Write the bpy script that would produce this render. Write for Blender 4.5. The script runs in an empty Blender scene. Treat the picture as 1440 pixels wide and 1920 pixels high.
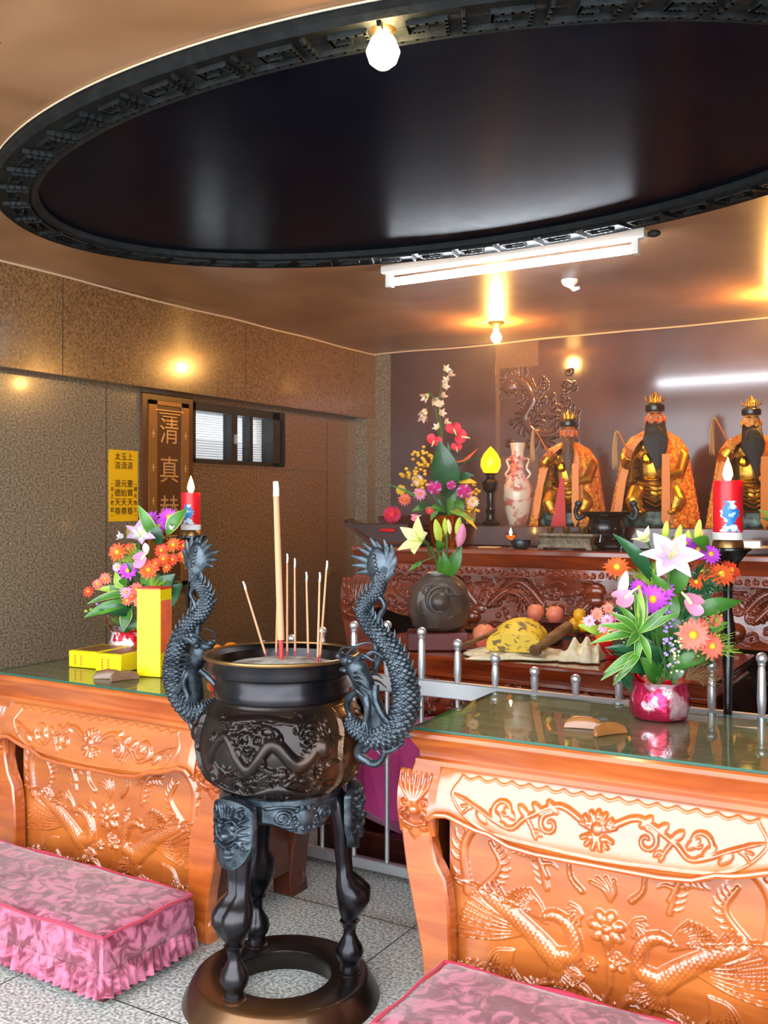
import bpy, math, random
import numpy as np
from mathutils import Matrix, Vector
PI = math.pi
random.seed(7)
S = bpy.context.scene
COL = S.collection
# ------------------------------------------------------------------ camera, world, exposure
YAW = math.radians(31.2)
cam = bpy.data.cameras.new('camera'); cam_o = bpy.data.objects.new('camera', cam); COL.objects.link(cam_o)
cam.sensor_fit = 'VERTICAL'; cam.sensor_height = 36; cam.lens = 36 * 1827 / 1920
cam_o.location = (0, 0, 1.5)
cam_o.rotation_euler = (PI / 2, 0, YAW)
cam.shift_y = -15 / 1920
cam.clip_start = .05
S.camera = cam_o
W = bpy.data.worlds.new('world'); S.world = W; W.use_nodes = True
bg = W.node_tree.nodes['Background']
bg.inputs[0].default_value = (.86, .93, 1, 1); bg.inputs[1].default_value = 5.2
S.view_settings.view_transform = 'Standard'; S.view_settings.look = 'None'
S.view_settings.gamma = 1; S.view_settings.use_curve_mapping = False
S.view_settings.exposure = 0.45
cy = S.cycles; cy.max_bounces = 6; cy.diffuse_bounces = 3; cy.glossy_bounces = 4; cy.transmission_bounces = 4; cy.transparent_max_bounces = 8; cy.volume_bounces = 0
cy.use_adaptive_sampling = True; cy.adaptive_threshold = .07; cy.sample_clamp_indirect = 6; cy.caustics_reflective = False; cy.caustics_refractive = False
HAZE = .034
BULB_W, TUBE_W, FLAME_W = 650, 60, 60

# ------------------------------------------------------------------ helpers
def lin(c):
    return tuple(((v / 255) / 12.92 if v / 255 < .04045 else ((v / 255 + .055) / 1.055) ** 2.4) for v in c)
def mat(name, c1, rough=.5, metal=0, c2=None, scale=8, lo=.35, hi=.65, detail=4, dist=0, bump=0, bscale=None,
        coat=0, spec=None, emit=0, emitc=None, sheen=0, stretch=(1, 1, 1), tex='noise', sss=0, trans=0, coatr=.08, c3=None, cior=1.5):
    m = bpy.data.materials.new(name); m.use_nodes = True
    nt = m.node_tree; P = nt.nodes['Principled BSDF']; I = P.inputs
    a = lin(c1) + (1,)
    I['Base Color'].default_value = a; I['Roughness'].default_value = rough; I['Metallic'].default_value = metal
    I['Coat Weight'].default_value = coat; I['Coat IOR'].default_value = cior; I['Coat Roughness'].default_value = coatr
    if spec is not None: I['Specular IOR Level'].default_value = spec
    I['Sheen Weight'].default_value = sheen
    I['Transmission Weight'].default_value = trans
    if sss: I['Subsurface Weight'].default_value = sss; I['Subsurface Scale'].default_value = .02
    if emit:
        I['Emission Color'].default_value = lin(emitc or c1) + (1,); I['Emission Strength'].default_value = emit
    tc = nt.nodes.new('ShaderNodeTexCoord'); mp = nt.nodes.new('ShaderNodeMapping')
    mp.inputs['Scale'].default_value = stretch
    nt.links.new(tc.outputs['Object'], mp.inputs['Vector'])
    def noise(sc, det=4, di=0):
        if tex == 'voronoi' and sc == scale:
            n = nt.nodes.new('ShaderNodeTexVoronoi'); n.inputs['Scale'].default_value = sc; o = n.outputs['Distance']
        else:
            n = nt.nodes.new('ShaderNodeTexNoise'); n.inputs['Scale'].default_value = sc
            n.inputs['Detail'].default_value = det; n.inputs['Distortion'].default_value = di; o = n.outputs['Fac']
        nt.links.new(mp.outputs[0], n.inputs['Vector']); return o
    if c2:
        r = nt.nodes.new('ShaderNodeValToRGB'); e = r.color_ramp.elements
        e[0].position = lo; e[0].color = a; e[1].position = hi; e[1].color = lin(c2) + (1,)
        if c3: x = e.new((lo + hi) / 2); x.color = lin(c3) + (1,)
        nt.links.new(noise(scale, detail, dist), r.inputs[0]); nt.links.new(r.outputs[0], I['Base Color'])
    if bump:
        b = nt.nodes.new('ShaderNodeBump'); b.inputs['Strength'].default_value = bump; b.inputs['Distance'].default_value = .01
        nt.links.new(noise(bscale or scale, 5, 0), b.inputs['Height']); nt.links.new(b.outputs[0], I['Normal'])
    return m
def glassmat(name, c, rough=.0, ior=1.5):
    m = bpy.data.materials.new(name); m.use_nodes = True; nt = m.node_tree; nt.nodes.clear()
    o = nt.nodes.new('ShaderNodeOutputMaterial'); mx = nt.nodes.new('ShaderNodeMixShader')
    t = nt.nodes.new('ShaderNodeBsdfTransparent'); t.inputs[0].default_value = lin(c) + (1,)
    g = nt.nodes.new('ShaderNodeBsdfGlossy'); g.inputs['Roughness'].default_value = rough
    f = nt.nodes.new('ShaderNodeFresnel'); f.inputs[0].default_value = ior
    ge = nt.nodes.new('ShaderNodeNewGeometry'); mu = nt.nodes.new('ShaderNodeMath'); mu.operation = 'MULTIPLY'; iv = nt.nodes.new('ShaderNodeMath'); iv.operation = 'SUBTRACT'; iv.inputs[0].default_value = 1
    nt.links.new(ge.outputs['Backfacing'], iv.inputs[1]); nt.links.new(iv.outputs[0], mu.inputs[0]); nt.links.new(f.outputs[0], mu.inputs[1])
    nt.links.new(mu.outputs[0], mx.inputs[0]); nt.links.new(t.outputs[0], mx.inputs[1]); nt.links.new(g.outputs[0], mx.inputs[2])
    nt.links.new(mx.outputs[0], o.inputs[0]); return m

M = {}
M['granite_floor'] = mat('granite_floor', (120, 122, 118), .5, c2=(214, 216, 210), scale=95, lo=.38, hi=.62, detail=6, bump=.15, bscale=60)
M['granite_wall'] = mat('granite_wall', (78, 68, 54), .2, c2=(158, 142, 118), scale=75, lo=.3, hi=.72, detail=8, coat=.25, stretch=(1, 1, 1.3))
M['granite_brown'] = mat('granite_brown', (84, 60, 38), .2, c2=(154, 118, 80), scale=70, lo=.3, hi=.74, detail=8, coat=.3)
M['granite_groove'] = mat('granite_groove', (40, 36, 30), .6)
M['ceiling'] = mat('smoked_ceiling_paint', (134, 94, 62), .36, c2=(178, 134, 98), scale=1.6, lo=.3, hi=.7, detail=7, dist=.6, bump=.06, bscale=6, spec=.5)
M['ceiling_stain'] = mat('ceiling_soot_stain', (84, 52, 32), .6, c2=(134, 98, 70), scale=26, detail=8)
M['black_stone'] = mat('polished_black_stone', (66, 42, 46), .12, c2=(84, 56, 58), scale=3, coat=.4)
M['tan_reflection'] = mat('polished_tan_stone', (100, 74, 60), .14, c2=(112, 84, 68), scale=60, detail=7, coat=.3)
M['medallion'] = mat('medallion_black_lacquer', (6, 10, 22), .24, c2=(12, 16, 28), scale=3, bump=.08, bscale=10, spec=.12)
M['medallion'].node_tree.nodes['Principled BSDF'].inputs['IOR'].default_value = 1.2
M['medallion_rib'] = mat('medallion_rib_paint', (14, 18, 20), .55, c2=(28, 31, 32), spec=.2, scale=20, bump=.2, bscale=60)
M['cream_line'] = mat('cream_caulk_line', (214, 190, 160), .5)
M['wood_table'] = mat('orange_varnished_wood', (158, 70, 22), .3, c2=(204, 108, 42), scale=3, lo=.3, hi=.75, detail=6, dist=.8, coat=1, cior=1.72, stretch=(1, 1, 7), spec=.6, coatr=.14)
M['wood_panel'] = mat('carved_orange_wood', (164, 80, 28), .3, c2=(206, 118, 52), scale=2.4, lo=.3, hi=.75, detail=6, dist=.6, coat=1, cior=1.72, stretch=(1, 1, 5), spec=.6, coatr=.16)
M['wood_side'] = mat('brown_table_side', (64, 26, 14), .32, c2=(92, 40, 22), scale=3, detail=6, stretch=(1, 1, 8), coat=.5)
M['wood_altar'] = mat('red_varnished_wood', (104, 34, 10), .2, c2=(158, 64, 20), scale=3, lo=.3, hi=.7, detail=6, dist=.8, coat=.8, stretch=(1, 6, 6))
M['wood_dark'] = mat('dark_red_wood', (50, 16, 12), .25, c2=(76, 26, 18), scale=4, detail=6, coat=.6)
M['tabletop_wood'] = mat('table_top_wood', (170, 160, 136), .35, c2=(208, 200, 176), scale=3, detail=6, dist=.5, stretch=(1, 8, 1))
M['glass'] = glassmat('tinted_table_glass', (228, 233, 226), ior=1.6)
M['glass_edge'] = mat('green_glass_edge', (40, 92, 76), .15)
M['clear'] = glassmat('clear_glass', (236, 240, 240), ior=1.4)
M['bronze'] = mat('dark_blued_bronze', (26, 28, 34), .3, .85, c2=(54, 50, 52), scale=9, detail=6, bump=.05, bscale=40, coat=.2)
M['bronze_warm'] = mat('browned_bronze', (40, 32, 30), .3, .7, c2=(132, 90, 48), scale=1.4, lo=.46, hi=.8, detail=6, coat=.2)  # brown tint paints in the gold reflection on the censer bowl
M['bronze_gray'] = mat('grey_cast_bronze', (42, 50, 58), .36, .75, c2=(82, 92, 100), scale=26, detail=5, bump=.12, bscale=90)
M['brass_edge'] = mat('worn_brass_edge', (150, 116, 74), .3, .9)
M['ash'] = mat('grey_incense_ash', (120, 116, 108), .95, c2=(190, 190, 184), scale=18, detail=8, bump=.6, bscale=30)
M['steel'] = mat('brushed_steel', (226, 230, 234), .36, .8)
M['velvet'] = mat('crushed_pink_velvet', (112, 12, 48), .55, c2=(196, 104, 134), scale=15, lo=.42, hi=.6, detail=7, dist=1.5, sheen=.5, bump=.25, bscale=15)
M['velvet_cord'] = mat('crimson_piping', (186, 36, 72), .5, sheen=.3)
M['magenta'] = mat('magenta_cloth', (190, 40, 120), .6, c2=(206, 60, 138), scale=4, sheen=.3)
M['gold'] = mat('gilded_gold', (190, 136, 44), .38, 1, c2=(226, 176, 72), scale=30, bump=.2, bscale=40)
M['gold_bright'] = mat('shiny_gold_foil', (240, 180, 30), .15, 1, bump=.3, bscale=25)
M['robe'] = mat('embroidered_orange_robe', (226, 84, 8), .5, c2=(255, 190, 50), scale=26, lo=.4, hi=.58, detail=3, dist=2.2, c3=(246, 120, 16), bump=.7, bscale=34, sheen=.2)
M['robe_plain'] = mat('orange_satin', (240, 130, 12), .4, sheen=.2)
M['red_cloth'] = mat('red_cloth', (206, 24, 20), .5)
M['skin_red'] = mat('reddish_painted_face', (196, 104, 56), .35, sss=.1)
M['skin_gold'] = mat('golden_painted_face', (230, 150, 60), .3, sss=.1)
M['hair_black'] = mat('black_horsehair', (14, 11, 12), .6, c2=(34, 28, 28), scale=60, stretch=(8, 8, 1))
M['hair_grey'] = mat('brown_grey_beard', (70, 48, 36), .6, c2=(116, 84, 62), scale=60, stretch=(8, 8, 1))
M['whisk'] = mat('pale_whisk_hair', (196, 150, 96), .7)
M['jade'] = mat('mottled_teal_stone', (34, 58, 54), .4, c2=(126, 150, 136), scale=22, lo=.4, hi=.66, detail=6, bump=.4, bscale=18)
M['black'] = mat('black_lacquer', (14, 12, 14), .25, coat=.4)
M['black_matte'] = mat('black_matte', (20, 18, 18), .6)
M['white'] = mat('white_paint', (230, 230, 226), .4)
M['yellow_box'] = mat('yellow_card', (250, 226, 10), .35)
M['yellow_sign'] = mat('yellow_poster_paper', (238, 184, 8), .5)
M['ink'] = mat('dark_ink', (60, 28, 8), .6)
M['gold_ink'] = mat('gold_lettering', (214, 170, 110), .35, .5)
M['sign_wood'] = mat('sign_brown_board', (92, 54, 28), .3, coat=.3)
M['sign_frame'] = mat('sign_bronze_frame', (142, 98, 48), .35, .3)
M['red'] = mat('bright_red', (214, 26, 30), .35)
M['candle'] = mat('red_candle_wax', (226, 20, 36), .35, sss=.4)
M['candle_label'] = mat('candle_blue_print', (20, 120, 190), .4, c2=(210, 235, 245), scale=40, lo=.46, hi=.54, detail=2)
M['wax_top'] = mat('molten_orange_wax', (255, 130, 20), .3, sss=.5, emit=.6, emitc=(255, 110, 20))
M['foil'] = mat('crinkled_pink_foil', (226, 50, 96), .2, .75, c2=(255, 210, 225), scale=16, lo=.5, hi=.6, detail=2, bump=1, bscale=22)
M['foil_white'] = mat('red_white_foil', (214, 30, 60), .22, .3, c2=(250, 244, 246), scale=22, lo=.46, hi=.52, detail=2, bump=.8, bscale=26)
M['red_wrap'] = mat('red_cellophane', (206, 16, 36), .18, bump=.6, bscale=24, coat=.6)
M['clay'] = mat('unglazed_brown_clay', (58, 46, 40), .42, c2=(98, 80, 70), scale=6, detail=6, bump=.3, bscale=16, coat=.15)
M['maroon'] = mat('maroon_stand', (92, 36, 36), .4, c2=(112, 50, 46), scale=5)
M['porcelain'] = mat('painted_porcelain', (236, 216, 190), .2, c2=(206, 120, 96), scale=14, lo=.52, hi=.62, detail=4, coat=.6)
M['porcelain_flower'] = mat('porcelain_blossom', (190, 70, 84), .4, c2=(232, 160, 150), scale=30)
M['bone'] = mat('carved_bone', (214, 176, 120), .5, bump=.6, bscale=60)
M['stone_stand'] = mat('weathered_stone_stand', (104, 94, 74), .6, c2=(150, 138, 112), scale=40, bump=.6, bscale=60)
M['towel'] = mat('cream_terry_cloth', (234, 218, 172), .8, c2=(250, 240, 210), scale=40, bump=.7, bscale=50)
M['wrap'] = mat('yellow_talisman_paper', (246, 206, 60), .5, c2=(120, 96, 60), scale=22, lo=.56, hi=.62, detail=3, dist=1.6)
M['driftwood'] = mat('brown_wooden_stick', (92, 62, 40), .5, c2=(140, 104, 70), scale=10, stretch=(1, 1, 6))
M['wooden_block'] = mat('polished_moon_block', (146, 92, 48), .25, c2=(176, 118, 66), scale=8, coat=.5)
M['wooden_block_dull'] = mat('dull_moon_block', (120, 88, 66), .35, c2=(150, 116, 92), scale=8, coat=.3)
M['fruit_orange'] = mat('orange_fruit_skin', (250, 140, 16), .4, bump=.15, bscale=120)
M['fruit_pink'] = mat('peach_fruit_skin', (236, 150, 96), .4, c2=(236, 110, 100), scale=6)
M['fruit_yellow'] = mat('yellow_fruit_skin', (240, 176, 20), .4)
M['incense'] = mat('tan_incense', (206, 150, 110), .7)
M['incense_red'] = mat('incense_red_dye', (196, 60, 60), .6)
M['incense_ash'] = mat('incense_ash_tip', (216, 214, 210), .8)
M['tube'] = mat('lit_fluorescent_tube', (255, 255, 255), .3, emit=TUBE_W, emitc=(236, 244, 255))
M['bulb'] = mat('lit_warm_bulb', (255, 236, 200), .3, emit=BULB_W, emitc=(255, 186, 96))
M['bulb_tray'] = mat('lit_globe_bulb', (255, 246, 220), .3, emit=60, emitc=(255, 224, 160))
M['flame'] = mat('candle_flame', (255, 220, 140), .5, emit=FLAME_W, emitc=(255, 190, 90))
M['lotus'] = mat('glowing_yellow_lamp', (255, 170, 20), .25, emit=3.2, emitc=(255, 150, 10), coat=.5)
M['leaf'] = mat('green_leaf', (38, 92, 28), .4, c2=(84, 146, 46), scale=9, coat=.15)
M['leaf_dark'] = mat('dark_green_leaf', (20, 66, 40), .35, c2=(44, 104, 60), scale=8, coat=.3)
M['leaf_lime'] = mat('lime_leaf', (120, 160, 36), .4, c2=(160, 190, 70), scale=9)
M['leaf_edge'] = mat('cream_leaf_edge', (190, 204, 110), .45)
M['stem'] = mat('green_stem', (70, 110, 44), .5)
M['twig'] = mat('brown_twig', (110, 84, 50), .6)
for n, c in dict(p_orange=(222, 84, 26), p_coral=(244, 104, 84), p_purple=(180, 60, 200), p_pink=(238, 140, 176), p_magenta=(206, 30, 130),
                 p_white=(240, 232, 240), p_cream=(244, 236, 160), p_red=(214, 30, 56), p_lav=(160, 130, 210), p_yellow=(236, 176, 24),
                 p_lilac=(206, 170, 216), p_violet=(186, 110, 190), p_redorange=(220, 60, 30), p_blush=(236, 196, 170), p_green=(190, 210, 70)).items():
    M[n] = mat('petal_' + n[2:], c, .5, c2=tuple(min(255, int(v * 1.12 + 10)) for v in c), scale=14, sheen=.2)

class MB:
    def __init__(s): s.v = []; s.f = []; s.m = []; s.mi = 0; s.T = Matrix()
    def add(s, vs, fs):
        o = len(s.v); T = s.T
        s.v += [tuple(T @ Vector(v)) for v in vs]
        s.f += [tuple(i + o for i in f) for f in fs]; s.m += [s.mi] * len(fs); return s
    def box(s, x0, x1, y0, y1, z0, z1):
        return s.add([(x, y, z) for z in (z0, z1) for y in (y0, y1) for x in (x0, x1)],
                     [(0, 2, 3, 1), (4, 5, 7, 6), (0, 1, 5, 4), (2, 6, 7, 3), (0, 4, 6, 2), (1, 3, 7, 5)])
    def bbox(s, x0, x1, y0, y1, z0, z1, b=.004):     # bevelled box
        pr = [(b, z0), (0, z0 + b), (0, z1 - b), (b, z1)]
        return s.rings([[(x0 + i, y0 + i, z), (x1 - i, y0 + i, z), (x1 - i, y1 - i, z), (x0 + i, y1 - i, z)] for i, z in pr])
    def rings(s, R, closed=True, caps=True):
        n = len(R[0]); vs = [p for r in R for p in r]; fs = []
        for k in range(len(R) - 1):
            for i in range(n if closed else n - 1):
                j = (i + 1) % n; fs.append((k * n + i, k * n + j, (k + 1) * n + j, (k + 1) * n + i))
        if caps and closed: fs.append(tuple(range(n))[::-1]); fs.append(tuple(range((len(R) - 1) * n, len(R) * n)))
        return s.add(vs, fs)
    def lathe(s, prof, seg=32, cx=0, cy=0, sx=1, sy=1, caps=True, wob=None):
        R = []
        for r, z in prof:
            R.append([(cx + sx * r * (1 + (wob(2 * PI * i / seg, z) if wob else 0)) * math.cos(2 * PI * i / seg),
                       cy + sy * r * (1 + (wob(2 * PI * i / seg, z) if wob else 0)) * math.sin(2 * PI * i / seg), z) for i in range(seg)])
        return s.rings(R, caps=caps)
    def ell(s, c, r, seg=16, rings=10, wob=None):
        T = s.T; s.T = T @ Matrix.Translation(c)
        pr = [(max(1e-5, math.sin(PI * k / rings)), -math.cos(PI * k / rings)) for k in range(rings + 1)]
        R = [[(r[0] * q * math.cos(2 * PI * i / seg), r[1] * q * math.sin(2 * PI * i / seg), r[2] * z) for i in range(seg)] for q, z in pr]
        s.rings(R); s.T = T; return s
    def tube(s, pts, rad, seg=8, disp=None, flat=1.0, up=(0, 0, 1)):
        P = [Vector(p) for p in pts]; n = len(P); R = []; prev = None
        for k in range(n):
            t = (P[min(k + 1, n - 1)] - P[max(k - 1, 0)]).normalized()
            if prev is None:
                u = Vector(up); a = t.cross(u)
                if a.length < .05: a = t.cross(Vector((1, .2, 0)))
                a.normalize()
            else:
                a = (prev - t * prev.dot(t)).normalized()
            prev = a; b = t.cross(a)
            r = rad[k] if hasattr(rad, '__len__') else rad
            R.append([tuple(P[k] + (a * math.cos(q) + b * math.sin(q) * flat) * r * (1 + (disp(k / (n - 1), q) if disp else 0)))
                      for q in [2 * PI * i / seg for i in range(seg)]])
        return s.rings(R)
    def cone(s, p, q, r, seg=6, r2=.0005): return s.tube([p, q], [r, r2], seg)
    def prism(s, poly, y0, y1, b=0):                   # poly of (x,z), extruded along y
        if b:
            c = (sum(p[0] for p in poly) / len(poly), sum(p[1] for p in poly) / len(poly))
            n = len(poly); off = []
            for i in range(n):
                p0, p1, p2 = [Vector(poly[(i + k) % n]) for k in (-1, 0, 1)]
                e = ((p1 - p0).normalized() + (p2 - p1).normalized()); e = Vector((-e.y, e.x))
                e = e.normalized() if e.length > 1e-6 else Vector((0, 0))
                off.append((p1 + e * b))
            A = sum(poly[i][0] * poly[(i + 1) % n][1] - poly[(i + 1) % n][0] * poly[i][1] for i in range(n))
            if A < 0: off = [Vector(poly[i]) * 2 - off[i] for i in range(n)]
            R = [[(p[0], y0, p[1]) for p in off], [(p[0], y0 + b, p[1]) for p in poly], [(p[0], y1, p[1]) for p in poly]]
        else: R = [[(p[0], y, p[1]) for p in poly] for y in (y0, y1)]
        return s.rings(R)
    def petal(s, base, d, nrm, L, w, curl=.2, n=5, cup=.15, tip=.6, k=3):
        d = Vector(d).normalized(); nr = Vector(nrm).normalized(); sd = d.cross(nr).normalized(); nr = sd.cross(d).normalized()
        vs = []
        for i in range(n + 1):
            t = i / n
            ww = w * (math.sin(PI * min(1, t ** tip * .94 + .04))) * .5
            c = Vector(base) + d * (L * math.sin(t * min(1.5, abs(curl) + .01)) / (abs(curl) + .01) if curl else L * t) + nr * (-L * curl * t * t * .5)
            for j in range(k):
                q = (j / (k - 1) - .5) * 2
                vs.append(tuple(c + sd * (q * ww) + nr * (cup * ww * q * q)))
        return s.add(vs, [(i * k + j, i * k + j + 1, (i + 1) * k + j + 1, (i + 1) * k + j) for i in range(n) for j in range(k - 1)])
    def build(s, name, mats, parent=None, smooth=True, ang=40):
        me = bpy.data.meshes.new(name); me.from_pydata(s.v, [], s.f)
        for m in (mats if isinstance(mats, (list, tuple)) else [mats]): me.materials.append(M[m] if isinstance(m, str) else m)
        me.polygons.foreach_set('material_index', s.m)
        me.update()
        if smooth:
            me.polygons.foreach_set('use_smooth', [True] * len(me.polygons))
            try: me.set_sharp_from_angle(angle=math.radians(ang))
            except Exception: pass
        o = bpy.data.objects.new(name, me); COL.objects.link(o)
        if parent: o.parent = parent
        return o
def tag(o, label, cat, group=None):
    o['label'] = label; o['category'] = cat
    if group: o['group'] = group
    return o
def thing(name, loc, label, cat, group=None, rz=0):
    o = bpy.data.objects.new(name, None); COL.objects.link(o); o.location = loc; o.rotation_euler = (0, 0, rz)
    o.empty_display_size = .05
    return tag(o, label, cat, group)
def struct(o): o['kind'] = 'structure'; return o
def copy_tree(o, parent=None):
    c = o.copy(); COL.objects.link(c); c.parent = parent
    for ch in [x for x in bpy.data.objects if x.parent == o]: copy_tree(ch, c)
    return c
def fuse(o, voxel=.004, smooth=2):                  # turn overlapping shapes into one continuous skin
    md = o.modifiers.new('r', 'REMESH'); md.mode = 'VOXEL'; md.voxel_size = voxel; md.use_smooth_shade = True
    if smooth: s2 = o.modifiers.new('s', 'SMOOTH'); s2.iterations = smooth; s2.factor = .5
    dg = bpy.context.evaluated_depsgraph_get(); me = bpy.data.meshes.new_from_object(o.evaluated_get(dg), depsgraph=dg)
    old = o.data; o.modifiers.clear(); o.data = me; me.materials.clear()
    for m in old.materials: me.materials.append(m)
    me.polygons.foreach_set('use_smooth', [True] * len(me.polygons))
    return o
def text(body, size, m, name, parent, loc, rot, ext=.001, align='CENTER'):
    c = bpy.data.curves.new(name, 'FONT'); c.body = body; c.size = size; c.extrude = ext; c.align_x = align; c.align_y = 'CENTER'
    c.resolution_u = 3
    o = bpy.data.objects.new(name, c); COL.objects.link(o)
    bpy.context.view_layer.update()
    dg = bpy.context.evaluated_depsgraph_get(); me = bpy.data.meshes.new_from_object(o.evaluated_get(dg), depsgraph=dg)
    bpy.data.objects.remove(o)
    me.materials.clear(); me.materials.append(M[m])
    o = bpy.data.objects.new(name, me); COL.objects.link(o); o.parent = parent; o.location = loc; o.rotation_euler = rot
    return o
def spline(P, n=12):                                 # Catmull-Rom through points
    P = [Vector(p) for p in P]
    if len(P) < 3: return [P[0].lerp(P[-1], i / n) for i in range(n + 1)]
    out = []
    Q = [P[0] * 2 - P[1]] + P + [P[-1] * 2 - P[-2]]
    for i in range(1, len(Q) - 2):
        a, b, c, d = Q[i - 1:i + 3]
        for k in range(n):
            t = k / n
            out.append(.5 * ((2 * b) + (c - a) * t + (2 * a - 5 * b + 4 * c - d) * t * t + (3 * b - a - 3 * c + d) * t ** 3))
    out.append(P[-1]); return out

class Canvas:                                        # carved height field, x in 0..w, z in 0..h
    def __init__(s, w, h, res):
        s.w, s.h, s.res = w, h, res; s.nx, s.nz = int(w / res) + 1, int(h / res) + 1
        s.H = np.zeros((s.nz, s.nx))
    def dab(s, x, z, r, ht, asp=1.0, ang=0.0, sharp=.5):
        R = r * max(1, asp) * 1.02
        i0, i1 = max(0, int((x - R) / s.res)), min(s.nx, int((x + R) / s.res) + 2)
        j0, j1 = max(0, int((z - R) / s.res)), min(s.nz, int((z + R) / s.res) + 2)
        if i0 >= i1 or j0 >= j1: return
        X, Z = np.meshgrid(np.arange(i0, i1) * s.res - x, np.arange(j0, j1) * s.res - z)
        c, n = math.cos(ang), math.sin(ang)
        u = (X * c + Z * n) / asp; v = -X * n + Z * c
        q = 1 - (u * u + v * v) / (r * r)
        s.H[j0:j1, i0:i1] = np.maximum(s.H[j0:j1, i0:i1], ht * np.clip(q, 0, 1) ** sharp)
    def stroke(s, P, r0, r1, ht, ht1=None):
        C = spline([(p[0], p[1], 0) for p in P], 14); L = len(C)
        for k, p in enumerate(C):
            t = k / (L - 1); s.dab(p.x, p.y, r0 + (r1 - r0) * t, ht + ((ht if ht1 is None else ht1) - ht) * t)
            if k + 1 < L:
                d = (C[k + 1] - p).length; m = int(d / s.res)
                for q in range(1, m): pp = p.lerp(C[k + 1], q / m); s.dab(pp.x, pp.y, r0 + (r1 - r0) * t, ht + ((ht if ht1 is None else ht1) - ht) * t)
    def curl(s, x, z, r, a0, turns, r0, ht, flip=1):
        s.stroke([(x + r * (1 - .8 * t) * math.cos(a0 + flip * turns * 2 * PI * t), z + r * (1 - .8 * t) * math.sin(a0 + flip * turns * 2 * PI * t)) for t in [i / 12 for i in range(13)]], r0, r0 * .5, ht)
    def fan(s, x, z, a0, a1, n, L0, L1, r, ht, bend=.2):
        for i in range(n):
            t = i / max(1, n - 1); a = a0 + (a1 - a0) * t; L = L0 + (L1 - L0) * t
            s.stroke([(x, z), (x + L * .5 * math.cos(a), z + L * .5 * math.sin(a)), (x + L * math.cos(a + bend), z + L * math.sin(a + bend))], r * .7, r * .6, ht * .5, ht)
    def serr(s, P, r, ht, n=14, side=1, L=.03):     # body with flame-like serrated edge
        s.stroke(P, r, r * .5, ht)
        C = spline([(p[0], p[1], 0) for p in P], 10)
        for i in range(n):
            k = int((i + .5) / n * (len(C) - 2)); p = C[k]; t = (C[k + 1] - p).normalized(); nn = Vector((-t.y, t.x, 0)) * side
            q = p + nn * (r + L * .5) + t * L * .3; e = p + nn * (r + L) + t * L
            s.stroke([(p.x, p.y), (q.x, q.y), (e.x, e.y)], r * .45, r * .12, ht * .8, ht * .3)
    def cloud(s, x, z, r, ht):
        for dx, dz, q in ((-1.3, 0, .6), (0, .35, .8), (1.3, 0, .6)): s.curl(x + dx * r, z + dz * r, r * q, PI, 1.1, r * .2, ht); s.dab(x + dx * r, z + dz * r, r * .4, ht * .6)
        s.stroke([(x - 2.4 * r, z - .5 * r), (x, z - .7 * r), (x + 2.4 * r, z - .5 * r)], r * .18, r * .18, ht * .8)
    def flower(s, x, z, r, ht, n=6):
        for i in range(n): a = i * 2 * PI / n + .3; s.dab(x + r * .55 * math.cos(a), z + r * .55 * math.sin(a), r * .3, ht, 1.5, a)
        s.dab(x, z, r * .28, ht * 1.4)
    def mirror(s): s.H = np.maximum(s.H, s.H[:, ::-1])
    def at(s, x, z):
        i = np.clip(x / s.res, 0, s.nx - 1.001); j = np.clip(z / s.res, 0, s.nz - 1.001)
        i0 = i.astype(int); j0 = j.astype(int); a = i - i0; b = j - j0; H = s.H
        return H[j0, i0] * (1 - a) * (1 - b) + H[j0, i0 + 1] * a * (1 - b) + H[j0 + 1, i0] * (1 - a) * b + H[j0 + 1, i0 + 1] * a * b
def relief(name, cv, m, parent, y=0, t=.01, x0=0, z0=0, low=None, high=None, bulge=None, nx=None, nz=None):
    nx = nx or cv.nx; nz = nz or cv.nz
    U, V = np.meshgrid(np.linspace(0, 1, nx), np.linspace(0, 1, nz)); X = U * cv.w
    lo = low(X) if low else 0 * X; hi = high(X) if high else 0 * X + cv.h
    Z = lo + (hi - lo) * V; Hh = cv.at(X, Z)
    Y = y - Hh - (bulge(X, Z, V) if bulge else 0)
    vs = np.stack([X + x0, Y, Z + z0], -1).reshape(-1, 3)
    idx = np.arange(nx * nz).reshape(nz, nx)
    F = np.stack([idx[:-1, :-1], idx[:-1, 1:], idx[1:, 1:], idx[1:, :-1]], -1).reshape(-1, 4)
    ring = list(idx[0, :]) + list(idx[1:, -1]) + list(idx[-1, -2::-1]) + list(idx[-2:0:-1, 0])
    nb = len(vs); back = vs[ring].copy(); back[:, 1] = np.maximum(back[:, 1], y) + t
    vs = np.vstack([vs, back]); R = len(ring)
    fs = [tuple(f) for f in F.tolist()] + [(ring[(i + 1) % R], ring[i], nb + i, nb + (i + 1) % R) for i in range(R)]
    mb = MB(); mb.v = [tuple(v) for v in vs.tolist()]; mb.f = [tuple(int(q) for q in f) for f in fs]; mb.m = [0] * len(fs)
    return mb.build(name, m, parent, ang=60)

# ------------------------------------------------------------------ room shell
XL, XLR, XR, YB, H = -4.09, -4.2, .75, 6.62, 2.7
o = MB().box(XL - .4, XR + 2.2, -3, YB + .3, -.1, 0)
o.mi = 1
for gx in (-3.5, -2.6, -1.7, -.8, .1): o.box(gx - .002, gx + .002, -3, YB, -.002, .0006)
for gy in (1.2, 2.1, 3.0, 3.9, 4.8): o.box(XL, XR, gy - .002, gy + .002, -.002, .0007)
struct(o.build('floor', ['granite_floor', 'granite_groove'], smooth=False))
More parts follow.
